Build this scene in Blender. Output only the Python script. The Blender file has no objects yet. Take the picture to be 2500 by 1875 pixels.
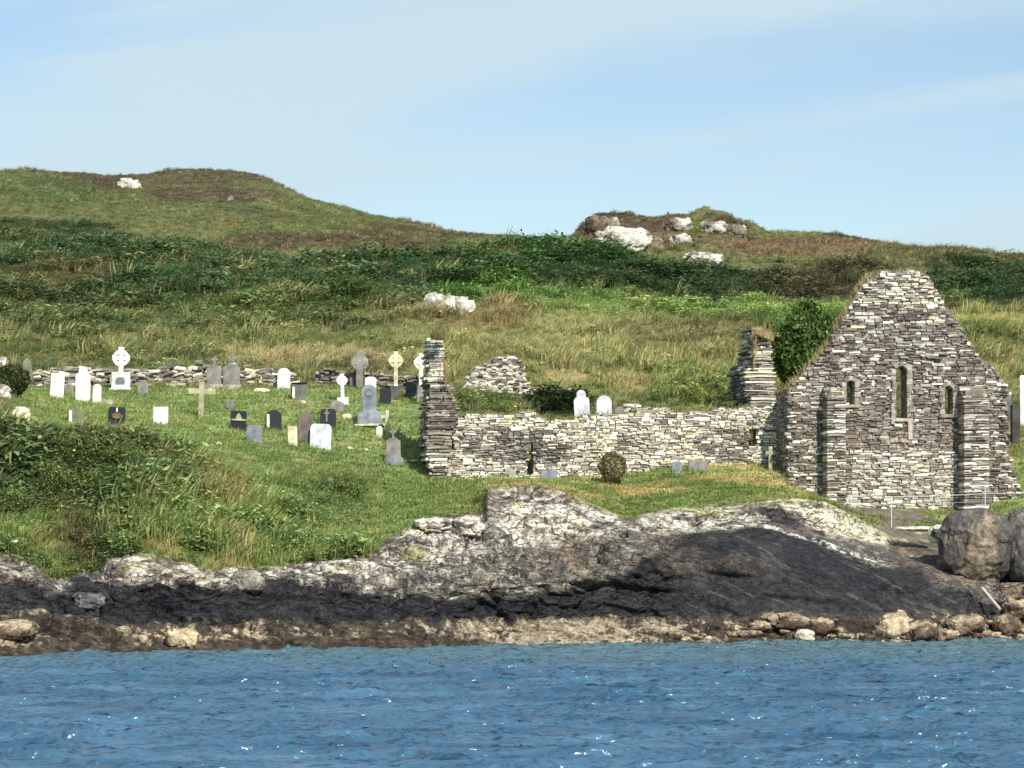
import bpy, bmesh, math, random
import numpy as np
from mathutils import Vector, Matrix
from mathutils.bvhtree import BVHTree
random.seed(7); rng = np.random.default_rng(7)
scene = bpy.context.scene
C = scene.collection

# ------------------------------------------------------------------ camera
CAMZ, HFOV, HZ = 4.0, 18.0, 1313.0           # eye height, horizontal view angle, picture row of the horizon
FPX = 1250/math.tan(math.radians(HFOV/2))
PITCH = math.atan((HZ-937.5)/FPX)
cam = bpy.data.cameras.new('camera'); camo = bpy.data.objects.new('camera', cam); C.objects.link(camo)
cam.sensor_width = 36; cam.lens = 18/math.tan(math.radians(HFOV/2)); cam.clip_end = 20000; cam.clip_start = .5
camo.location = (0,0,CAMZ); camo.rotation_euler = (math.pi/2+PITCH,0,0)
scene.camera = camo

# ------------------------------------------------------------------ sky, sun, exposure
SUN_EL, SUN_AZ = 41.0, 154.0                 # azimuth clockwise from +Y (view direction): behind the camera, to the right
sel, saz = math.radians(SUN_EL), math.radians(SUN_AZ)
SD = Vector((math.sin(saz)*math.cos(sel), math.cos(saz)*math.cos(sel), math.sin(sel)))
w = bpy.data.worlds.new('World'); scene.world = w; w.use_nodes = True
nt = w.node_tree; N = nt.nodes; Lk = nt.links
for n in list(N): N.remove(n)
def nd(N, t, **kw):
    n = N.new(t)
    for k, v in kw.items(): setattr(n, k, v)
    return n
sky = nd(N,'ShaderNodeTexSky', sky_type='NISHITA', sun_disc=False, sun_elevation=sel, sun_rotation=saz)
sky.air_density = 1.0; sky.dust_density = .3; sky.ozone_density = 2.0; sky.altitude = 0
tc = nd(N,'ShaderNodeTexCoord')
sepd = nd(N,'ShaderNodeSeparateXYZ'); Lk.new(tc.outputs['Generated'], sepd.inputs[0])
tl = nd(N,'ShaderNodeMath', operation='MULTIPLY_ADD'); tl.inputs[1].default_value = -.13; Lk.new(sepd.outputs[0], tl.inputs[0]); Lk.new(sepd.outputs[2], tl.inputs[2])
cb = nd(N,'ShaderNodeCombineXYZ'); Lk.new(sepd.outputs[0], cb.inputs[0]); Lk.new(sepd.outputs[1], cb.inputs[1]); Lk.new(tl.outputs[0], cb.inputs[2])
mp = nd(N,'ShaderNodeMapping'); mp.inputs['Scale'].default_value = (2.0, 2.0, 15); mp.inputs['Location'].default_value = (.35,0,.30)
Lk.new(cb.outputs[0], mp.inputs[0])
n1 = nd(N,'ShaderNodeTexNoise'); n1.inputs['Scale'].default_value = 1.6; n1.inputs['Detail'].default_value = 4; n1.inputs['Roughness'].default_value = .45
n1.inputs['Distortion'].default_value = .35
Lk.new(mp.outputs[0], n1.inputs['Vector'])
r1 = nd(N,'ShaderNodeValToRGB'); r1.color_ramp.elements[0].position = .40; r1.color_ramp.elements[1].position = .60
r1.color_ramp.elements[0].color = (0,0,0,1); r1.color_ramp.elements[1].color = (.9,.9,.9,1); r1.color_ramp.interpolation = 'EASE'
Lk.new(n1.outputs['Fac'], r1.inputs[0])
mx = nd(N,'ShaderNodeMix', data_type='RGBA'); mx.inputs['B'].default_value = (5.0,6.3,7.0,1)
Lk.new(r1.outputs[0], mx.inputs['Factor']); 
tint = nd(N,'ShaderNodeMix', data_type='RGBA', blend_type='MULTIPLY'); tint.inputs['Factor'].default_value = 1; tint.inputs['B'].default_value = (1,1,1,1)
Lk.new(sky.outputs[0], tint.inputs['A']); Lk.new(tint.outputs['Result'], mx.inputs['A'])
bg = nd(N,'ShaderNodeBackground'); bg.inputs['Strength'].default_value = .09
wo = nd(N,'ShaderNodeOutputWorld'); Lk.new(mx.outputs['Result'], bg.inputs['Color']); Lk.new(bg.outputs[0], wo.inputs[0])
sl = bpy.data.lights.new('sun','SUN'); sl.energy = 4.2; sl.angle = math.radians(.5); sl.color = (1,.95,.86)
so = bpy.data.objects.new('sun', sl); C.objects.link(so); so.rotation_euler = SD.to_track_quat('Z','Y').to_euler(); so.location = (40,-40,60)
scene.view_settings.view_transform = 'Standard'; scene.view_settings.look = 'None'
scene.view_settings.exposure = 0.45; scene.view_settings.gamma = 1; scene.view_settings.use_curve_mapping = False
scene.render.engine = 'CYCLES'; scene.cycles.max_bounces = 5; scene.cycles.diffuse_bounces = 2; scene.cycles.glossy_bounces = 2
scene.cycles.use_denoising = True; scene.cycles.sample_clamp_direct = 1.25; scene.cycles.sample_clamp_indirect = 2.5

# ------------------------------------------------------------------ helpers
CT, ST = math.cos(PITCH), math.sin(PITCH)
def zrow(py, Y):                              # height of the point seen at picture row py at distance Y (array safe)
    v = (937.5-py)/FPX
    t = Y/(CT - v*ST)
    return CAMZ + t*(ST + v*CT)
def xcol(px, py, Y):
    v = (937.5-py)/FPX
    return (px-1250)/FPX * Y/(CT - v*ST)
def P(px, py, Y): return Vector((float(xcol(px,py,Y)), Y, float(zrow(py,Y))))
def ray(px, py):
    u = (px-1250)/FPX; v = (937.5-py)/FPX
    return Vector((u, CT - v*ST, ST + v*CT)).normalized()
def S(r,g,b):
    f = lambda c: (c/255/12.92) if c <= 10 else ((c/255+.055)/1.055)**2.4
    return np.array([f(r),f(g),f(b)])
def I(px, pts):
    a = np.array(pts, float); return np.interp(px, a[:,0], a[:,1])
def sst(a,b,x):
    t = np.clip((x-a)/(b-a),0,1); return t*t*(3-2*t)

def _h(ix,iy,iz,s):
    h = (ix.astype(np.int64)*374761393 + iy.astype(np.int64)*668265263 + iz.astype(np.int64)*2147483647 + s*974634777) & 0xffffffff
    h = ((h ^ (h>>13))*1274126177) & 0xffffffff
    h = ((h ^ (h>>15))*2246822519) & 0xffffffff
    return ((h ^ (h>>16)) & 0xffffff)/16777215.0
def vnoise(p, s=0):
    i = np.floor(p); f = p-i; u = f*f*f*(f*(f*6-15)+10); i = i.astype(np.int64)
    o = 0
    for dx in (0,1):
        for dy in (0,1):
            for dz in (0,1):
                wgt = (u[...,0] if dx else 1-u[...,0])*(u[...,1] if dy else 1-u[...,1])*(u[...,2] if dz else 1-u[...,2])
                o = o + wgt*_h(i[...,0]+dx, i[...,1]+dy, i[...,2]+dz, s)
    return o
def fbm(p, o=4, s=0, g=.5):
    a, t, r = 1, 0, 0
    for k in range(o):
        r = r + a*(vnoise(p*(2.03**k)+k*17.3, s+k)-.5); t += a; a *= g
    return r/t*2
def ridged(p, o=4, s=0):
    a, t, r = 1, 0, 0
    for k in range(o):
        r = r + a*(1-np.abs(2*vnoise(p*(2.1**k)+k*11.1, s+k)-1)); t += a; a *= .5
    return r/t
def facets(p, s=0, tilt=.55):                 # fractured blocks: nearest cell gives a step and a tilted plane
    i = np.floor(p).astype(np.int64); best = np.full(p.shape[:-1], 9e9); out = np.zeros(p.shape[:-1]); sec = np.full(p.shape[:-1], 9e9)
    for dx in (-1,0,1):
        for dy in (-1,0,1):
            for dz in (-1,0,1):
                jx, jy, jz = i[...,0]+dx, i[...,1]+dy, i[...,2]+dz
                c = np.stack([jx+_h(jx,jy,jz,s), jy+_h(jx,jy,jz,s+1), jz+_h(jx,jy,jz,s+2)], -1)
                d = p-c; q = (d*d).sum(-1)
                val = _h(jx,jy,jz,s+3)-.5 + tilt*((_h(jx,jy,jz,s+4)-.5)*d[...,0] + (_h(jx,jy,jz,s+5)-.5)*d[...,1] + (_h(jx,jy,jz,s+6)-.5)*d[...,2])*2
                m = q < best
                sec = np.where(m, best, np.minimum(sec,q)); out = np.where(m, val, out); best = np.where(m, q, best)
    return out, np.sqrt(sec)-np.sqrt(best)

def tag(o, label=None, cat=None, group=None, kind=None):
    for k, v in (('label',label),('category',cat),('group',group),('kind',kind)):
        if v: o[k] = v
    return o
def mesh_np(name, V, F, smooth=False, mat=None, col=None):
    me = bpy.data.meshes.new(name); V = np.asarray(V, np.float32).reshape(-1,3); F = np.asarray(F, np.int32)
    n, k = F.shape
    me.vertices.add(len(V)); me.vertices.foreach_set('co', V.ravel())
    me.loops.add(n*k); me.loops.foreach_set('vertex_index', F.ravel())
    me.polygons.add(n); me.polygons.foreach_set('loop_start', np.arange(0,n*k,k,dtype=np.int32))
    me.polygons.foreach_set('use_smooth', np.full(n, smooth))
    me.update(calc_edges=True)
    if col is not None: setcol(me, col)
    if mat: me.materials.append(mat)
    return me
def setcol(me, col, name='col'):
    a = me.attributes.new(name,'FLOAT_COLOR','POINT')
    c = np.ones((len(me.vertices),4), np.float32); c[:,:3] = col
    a.data.foreach_set('color', c.ravel())
def link(name, me, parent=None, loc=None):
    o = bpy.data.objects.new(name, me); C.objects.link(o)
    if parent: o.parent = parent
    if loc is not None: o.location = loc
    return o
def empty(name, loc, rz=0, tilt=0, rx=0):
    o = bpy.data.objects.new(name, None); C.objects.link(o); o.location = loc; o.rotation_euler = (rx,tilt,rz); o.empty_display_size = .3
    return o
def grid_faces(nr, nc):
    a = np.arange(nr*nc).reshape(nr,nc)
    return np.stack([a[:-1,:-1],a[:-1,1:],a[1:,1:],a[1:,:-1]],-1).reshape(-1,4)

# ------------------------------------------------------------------ materials
def mat_base(name, rough=.85, spec=.3):
    m = bpy.data.materials.new(name); m.use_nodes = True
    b = m.node_tree.nodes['Principled BSDF']; b.inputs['Roughness'].default_value = rough; b.inputs['Specular IOR Level'].default_value = spec
    return m, m.node_tree.nodes, m.node_tree.links, b
def noise(N, L, scale, detail=5, rough=.6, coord='Object', mapscale=None):
    t = nd(N,'ShaderNodeTexCoord'); n = nd(N,'ShaderNodeTexNoise'); n.inputs['Scale'].default_value = scale
    n.inputs['Detail'].default_value = detail; n.inputs['Roughness'].default_value = rough
    if mapscale:
        mp = nd(N,'ShaderNodeMapping'); mp.inputs['Scale'].default_value = mapscale; L.new(t.outputs[coord], mp.inputs[0]); L.new(mp.outputs[0], n.inputs['Vector'])
    else: L.new(t.outputs[coord], n.inputs['Vector'])
    return n
def rng_map(N, L, src, a, b, c, d):
    m = nd(N,'ShaderNodeMapRange'); L.new(src, m.inputs['Value'])
    for i, v in enumerate((a,b,c,d)): m.inputs[i+1].default_value = v
    return m.outputs[0]
def mul(N, L, a, b):
    m = nd(N,'ShaderNodeMix', data_type='RGBA', blend_type='MULTIPLY'); m.inputs['Factor'].default_value = 1
    L.new(a, m.inputs['A']); L.new(b, m.inputs['B']); return m.outputs['Result']
def bump(N, L, h, b, strength=.5, dist=.05):
    k = nd(N,'ShaderNodeBump'); k.inputs['Strength'].default_value = strength; k.inputs['Distance'].default_value = dist
    L.new(h, k.inputs['Height']); L.new(k.outputs[0], b.inputs['Normal'])
def attr_mat(name, scale, lo, hi, rough=.9, bstr=.6, bdist=.05, objcol=False, spec=.2, ms=None, scale2=None):
    m, N, L, b = mat_base(name, rough, spec)
    a = nd(N,'ShaderNodeAttribute', attribute_name='col'); c = a.outputs['Color']
    if objcol:
        oi = nd(N,'ShaderNodeObjectInfo'); c = mul(N, L, c, oi.outputs['Color'])
    co = 'Object' if not objcol else 'Object'
    n = noise(N, L, scale, 8, .65, co, ms)
    v = rng_map(N, L, n.outputs['Fac'], .3, .7, lo, hi)
    c = mul(N, L, c, v)
    if scale2:
        n2 = noise(N, L, scale2, 4, .6, co); c = mul(N, L, c, rng_map(N, L, n2.outputs['Fac'], .35, .65, .62, 1.3))
    L.new(c, b.inputs['Base Color'])
    bump(N, L, n.outputs['Fac'], b, bstr, bdist)
    return m
M_rock  = attr_mat('shore_rock', 3.4, .42, 1.5, .85, 1.0, .14, scale2=9)
def cracks(m, scale, width, dark, strength):
    N, L = m.node_tree.nodes, m.node_tree.links; b = N['Principled BSDF']; src = b.inputs['Base Color'].links[0].from_socket
    g = nd(N,'ShaderNodeNewGeometry'); nz = nd(N,'ShaderNodeTexNoise'); nz.inputs['Scale'].default_value = .9; nz.inputs['Detail'].default_value = 5; L.new(g.outputs['Position'], nz.inputs['Vector'])
    ad = nd(N,'ShaderNodeMix', data_type='RGBA', blend_type='LINEAR_LIGHT'); ad.inputs['Factor'].default_value = .55; L.new(g.outputs['Position'], ad.inputs['A']); L.new(nz.outputs['Color'], ad.inputs['B'])
    mp = nd(N,'ShaderNodeMapping'); mp.inputs['Scale'].default_value = (.42,.8,1.5); mp.inputs['Rotation'].default_value = (0,math.radians(9),0); L.new(ad.outputs['Result'], mp.inputs[0])
    tot = None
    for sc_, wd_ in ((scale,width),(scale*2.7,width*1.5)):
        v = nd(N,'ShaderNodeTexVoronoi', feature='DISTANCE_TO_EDGE'); v.inputs['Scale'].default_value = sc_; L.new(mp.outputs[0], v.inputs['Vector'])
        o = rng_map(N, L, v.outputs['Distance'], 0, wd_, dark, 1)
        if tot is None: tot = o
        else:
            mm = nd(N,'ShaderNodeMath', operation='MULTIPLY'); L.new(tot, mm.inputs[0]); L.new(o, mm.inputs[1]); tot = mm.outputs[0]
    at = nd(N,'ShaderNodeAttribute', attribute_name='crk'); one = nd(N,'ShaderNodeMix', data_type='FLOAT'); one.inputs['A'].default_value = 1; L.new(at.outputs['Fac'], one.inputs['Factor']); L.new(tot, one.inputs['B']); tot = one.outputs['Result']
    L.new(mul(N, L, src, tot), b.inputs['Base Color'])
    k = nd(N,'ShaderNodeBump'); k.inputs['Strength'].default_value = strength; k.inputs['Distance'].default_value = .12; L.new(tot, k.inputs['Height']); L.new(b.inputs['Normal'].links[0].from_socket, k.inputs['Normal']); L.new(k.outputs[0], b.inputs['Normal'])
cracks(M_rock, 1.0, .030, .35, .9)
M_soil  = attr_mat('turf_soil', 2.2, .6, 1.35, .95, .6, .1)
M_stone = attr_mat('wall_stone', 6.0, .62, 1.35, .9, .6, .03, objcol=True)
M_grave = attr_mat('weathered_gravestone', 4.0, .72, 1.12, .8, .3, .012, objcol=True, scale2=1.7)
def lichen_over(m, scale, pale, thr, fac, dark):
    N, L = m.node_tree.nodes, m.node_tree.links; b = N['Principled BSDF']; src = b.inputs['Base Color'].links[0].from_socket
    g = nd(N,'ShaderNodeNewGeometry'); mp = nd(N,'ShaderNodeMapping'); mp.inputs['Scale'].default_value = (1,1,1.9); L.new(g.outputs['Position'], mp.inputs[0])
    n = nd(N,'ShaderNodeTexNoise'); n.inputs['Scale'].default_value = scale; n.inputs['Detail'].default_value = 7; n.inputs['Roughness'].default_value = .68; L.new(mp.outputs[0], n.inputs['Vector'])
    f = rng_map(N, L, n.outputs['Fac'], thr, thr+.09, 0, fac); a = nd(N,'ShaderNodeMix', data_type='RGBA'); L.new(f, a.inputs['Factor']); L.new(src, a.inputs['A']); a.inputs['B'].default_value = pale
    f2 = rng_map(N, L, n.outputs['Fac'], .43, .36, 0, .6); a2 = nd(N,'ShaderNodeMix', data_type='RGBA'); L.new(f2, a2.inputs['Factor']); L.new(a.outputs['Result'], a2.inputs['A']); a2.inputs['B'].default_value = dark
    L.new(a2.outputs['Result'], b.inputs['Base Color'])
lichen_over(M_stone, 2.2, (.62,.58,.48,1), .54, .62, (.13,.11,.095,1))
M_boulder = attr_mat('lichened_boulder', 2.6, .5, 1.55, .9, .9, .1, objcol=True, scale2=9)
m, N, L, b = mat_base('polished_granite', .25, .5); b.inputs['Base Color'].default_value = (.018,.019,.022,1)
n = noise(N, L, 60, 3); L.new(rng_map(N, L, n.outputs['Fac'], .3,.7,.2,.4), b.inputs['Roughness']); M_granite = m
m, N, L, b = mat_base('galvanised_wire', .5, .5); b.inputs['Base Color'].default_value = (.6,.6,.57,1); M_wire = m
n = noise(N, L, 20, 3); L.new(rng_map(N, L, n.outputs['Fac'], .3,.7,.35,.6), b.inputs['Roughness'])
m, N, L, b = mat_base('bleached_wood', .85, .2); M_wood = m
n = noise(N, L, 8, 5, .6, 'Object', (6,6,.6)); r = nd(N,'ShaderNodeValToRGB'); r.color_ramp.elements[0].color = (.3,.27,.22,1); r.color_ramp.elements[1].color = (.62,.58,.5,1)
L.new(n.outputs['Fac'], r.inputs[0]); L.new(r.outputs[0], b.inputs['Base Color'])

def leaf_mat(name, src='INSTANCER', tr=.3):
    m, N, L, b = mat_base(name, .75, .15)
    a = nd(N,'ShaderNodeAttribute', attribute_name='col', attribute_type=src)
    g = nd(N,'ShaderNodeAttribute', attribute_name='tip')
    c = mul(N, L, a.outputs['Color'], g.outputs['Color'])
    L.new(c, b.inputs['Base Color'])
    t = nd(N,'ShaderNodeBsdfTranslucent'); L.new(c, t.inputs[0])
    mxs = nd(N,'ShaderNodeMixShader'); mxs.inputs[0].default_value = tr
    out = N['Material Output']; L.new(b.outputs[0], mxs.inputs[1]); L.new(t.outputs[0], mxs.inputs[2]); L.new(mxs.outputs[0], out.inputs[0])
    return m
M_leaf = leaf_mat('leaves_and_blades')
M_leafg = leaf_mat('bush_leaves', 'GEOMETRY')

# ------------------------------------------------------------------ terrain profile (rows read off the view, each at its own distance)
cols = np.unique(np.concatenate([np.linspace(-6000,-400,22), np.linspace(-400,-80,30), np.linspace(-80,2580,1180), np.linspace(2580,2900,30), np.linspace(2900,8000,22)]))
def Ywl(px):
    y = I(px, [(0,1605),(400,1595),(900,1588),(1300,1577),(1700,1572),(2100,1570),(2500,1565)])
    v = (937.5-y)/FPX
    t = -CAMZ/(ST+v*CT)
    return t*(CT-v*ST)
def curves(px):
    yw = Ywl(px); K = []
    K.append((None, yw-7, np.full_like(px,-3.2)))
    K.append((None, yw, np.full_like(px,-.02)))
    def add(y, Y): K.append((y, Y, None))
    add(I(px,[(0,1515),(300,1520),(700,1528),(1300,1515),(1800,1508),(2500,1500)]), yw+1.7)
    add(I(px,[(0,1440),(300,1425),(560,1412),(620,1432),(900,1425),(1050,1440),(1300,1425),(1500,1395),(1700,1372),(1850,1368),(2100,1405),(2300,1440),(2500,1452)]),
        I(px,[(0,113),(500,115.5),(1000,119),(1500,123.5),(2000,126.5),(2500,127.5)]))
    add(I(px,[(0,1395),(150,1410),(300,1388),(560,1395),(700,1395),(900,1380),(1000,1340),(1150,1325),(1300,1318),(1540,1318),(1700,1300),(1850,1292),(2050,1345),(2200,1385),(2300,1410),(2500,1420)]),
        I(px,[(0,115.5),(500,117.5),(900,120.5),(1150,125),(1300,127.3),(1540,128),(1700,128.5),(2000,129.5),(2500,130)]))
    add(I(px,[(-200,1310),(0,1350),(60,1362),(130,1416),(230,1414),(265,1364),(340,1350),(430,1366),(520,1396),(600,1392),(760,1372),(900,1356),(950,1310),(1050,1262),(1110,1256),(1172,1252),
              (1180,1235),(1190,1192),(1280,1184),(1360,1194),(1440,1232),(1530,1266),(1640,1240),(1800,1232),(1930,1216),(2010,1222),(2090,1262),(2180,1312),(2290,1322),(2500,1318)]),
        I(px,[(0,118),(500,119.5),(900,122.5),(1050,126.5),(1175,128.5),(1280,129.5),(1600,131),(1900,133),(2100,134.5),(2500,135)]))
    add(I(px,[(-400,960),(0,1010),(100,1040),(250,1062),(450,1102),(650,1140),(850,1165),(1000,1172),(1062,1166),(1300,1176),(1500,1162),(1640,1142),(1750,1130),(1905,1134),(1930,1192),(2020,1226),(2060,1240),(2350,1246),(2480,1216),(2560,1200)]),
        I(px,[(-400,124),(0,126),(500,129),(900,135),(1062,137.5),(1300,137.7),(1905,139.6),(1930,137.2),(2480,138.6),(2560,139)]))
    add(I(px,[(0,952),(1000,946),(1060,960),(1150,966),(1400,1010),(1900,1004),(2000,985),(2470,1040),(2560,1040)]),
        I(px,[(0,150),(1000,152),(1060,149),(1400,146),(1900,146.5),(2500,147)]))
    add(I(px,[(0,868),(300,850),(600,838),(900,820),(1000,800),(1400,805),(1900,800),(2300,790),(2500,770)]),
        I(px,[(0,172),(1000,176),(1900,176),(2500,180)]))
    add(I(px,[(0,640),(300,660),(600,690),(1000,668),(1200,640),(1400,620),(1700,640),(2000,652),(2500,655)]),
        I(px,[(0,222),(600,214),(1000,212),(1400,222),(2000,216),(2500,216)]))
    add(I(px,[(-500,450),(0,411),(60,408),(120,414),(180,417),(225,420),(262,428),(300,425),(360,423),(400,412),(440,408),(500,409),(560,416),(620,424),(660,437),(700,459),(760,486),(830,504),(900,524),(1000,539),(1080,558),(1200,572),(1290,576),(1340,594),(1375,590),
              (1400,572),(1425,552),(1455,531),(1520,518),(1600,516),(1680,512),(1720,509),(1770,514),(1800,530),(1835,548),(1880,565),(2030,570),(2100,582),(2150,592),(2230,605),(2260,613),(2340,614),(2420,618),(2500,622),(3500,640)]),
        I(px,[(0,300),(500,318),(1000,300),(1340,285),(1420,255),(1800,252),(1900,265),(2500,270)]))
    y9, Y9 = K[-1][0], K[-1][1]
    K.append((None, Y9+70, zrow(y9,Y9)-12)); K.append((None, Y9+500, np.full_like(px,-6.)))
    return K
SEG_SHORE = [34, 66, 80, 54, 62]                       # rows between the first six curves
SEG_LAND = [90, 110, 70, 110, 130, 20, 8]
def profile(px, segs, k0, blur):
    K = curves(px); Yr, Zr = [], []
    fin = [(np.asarray(Y,float), z if y is None else zrow(y, Y)) for (y,Y,z) in K]
    for si, n in enumerate(segs):
        (Ya,za),(Yb,zb) = fin[k0+si], fin[k0+si+1]
        for t in np.linspace(0,1,n,endpoint=False): Yr.append(Ya+(Yb-Ya)*t); Zr.append(za+(zb-za)*t)
    Yr.append(fin[k0+len(segs)][0]); Zr.append(fin[k0+len(segs)][1])
    Y, Z = np.array(Yr), np.array(Zr)
    if blur:
        ker = np.exp(-np.linspace(-2,2,2*blur+1)**2); ker /= ker.sum()
        def bl(A):
            lo = 2*A[:1]-A[1:blur+1][::-1]; hi = 2*A[-1:]-A[-blur-1:-1][::-1]
            B = np.concatenate([lo,A,hi]); return np.apply_along_axis(lambda c: np.convolve(c,ker,'valid'),0,B)
        Y, Z = bl(Y), bl(Z)
    return Y, Z
def to_world(px, Y, Z):
    # x for a column px at the height Z: same ray column
    c = (Y*CT + (Z-CAMZ)*ST)
    return (px-1250)/FPX*c
def to_row(Y, Z):
    d = Y*CT + (Z-CAMZ)*ST; v = (-Y*ST + (Z-CAMZ)*CT)/d
    return 937.5 - v*FPX

# ---- shore rock
Ys, Zs = profile(cols, SEG_SHORE, 0, 7)
PXs = np.broadcast_to(cols, Ys.shape); Xs = to_world(PXs, Ys, Zs); PYs = to_row(Ys, Zs)
Ps = np.stack([Xs,Ys,Zs],-1)
gu = np.gradient(Ps, axis=1); gv = np.gradient(Ps, axis=0)
nrm = np.cross(gu, gv); nrm /= np.linalg.norm(nrm,axis=-1,keepdims=True)+1e-9
def shore_disp(Pw, px, py):
    slab = sst(1560,1720,px)*(1-sst(2330,2440,px))*sst(1250,1330,py)*(1-sst(1490,1530,py))
    mound = sst(1165,1195,px)*(1-sst(1540,1640,px))*(1-sst(1270,1330,py))*.7
    q = Pw*np.array([.62,1,1.5]) + .5*np.stack([fbm(Pw*.8,3,50),fbm(Pw*.8,3,60),fbm(Pw*.8,3,70)],-1)
    f1,e1 = facets(q/2.1, 3, .8); f2,e2 = facets(q/.75, 23, .9); f3,e3 = facets(q/.28*np.array([1,1,1.5]), 43, .8)
    base = .34*f1 + .20*f2 + .07*f3 + .28*fbm(Pw*np.array([.35,.5,.6]),3,5) - .12 - .10*np.exp(-(e1/.05)**2) - .07*np.exp(-(e2/.07)**2)
    # bedding that dips down to the right, as on the big slab
    a = math.radians(-27); s = Pw[...,0]*math.sin(-a)+Pw[...,2]*math.cos(a)*1.3
    bed = np.stack([Pw[...,0]*.22+Pw[...,2]*.1, Pw[...,1]*.4, s*2.4],-1)
    slabd = .16*fbm(bed,4,80) + .30*fbm(Pw*.35,3,7) + .05*(ridged(bed*2.2,3,90)-.5) + .12*f2*.4
    vert = .10*(ridged(Pw*np.array([2.2,1.2,1.1]),3,33)-.5) + .16*f1 + .12*f2 + .04*f3
    d = base*(1-slab)+slabd*slab
    d = d*(1-mound)+vert*mound
    for (cx,cy,rx,ry,dp) in [(1130,1316,62,9,1.1),(1010,1432,60,7,.5),(300,1432,26,14,.6),(1440,1428,36,10,.6),(2440,1448,60,18,.8),(1790,1405,70,5,.25),(1900,1458,60,4,.2),(130,1400,40,12,.4),(700,1450,60,6,.3),(1600,1440,50,6,.35),(2010,1470,60,4,.2)]:
        d = d - dp*np.exp(-(((px-cx)/rx)**2+((py-cy-.12*(px-cx)*(cx>1500))/ry)**2)**1.2)
    return d, slab, mound, e1, e2
amp = sst(-2.5,.2,Zs)*.9+.1
d, slab, mound, e1, e2 = shore_disp(Ps, PXs, PYs)
fade = np.ones(Ys.shape[0]); fade[-44:] = np.linspace(1,.0,44)**.9
low = 1-.62*(1-sst(.1,1.3,Zs))                        # wave-worn and calmer close to the water line
infr = 1.0
d = d*amp*low*fade[:,None]
nr = nrm*np.sign(nrm[...,2:3]+1e-9)
Psd = Ps + nr*d[...,None]
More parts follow.
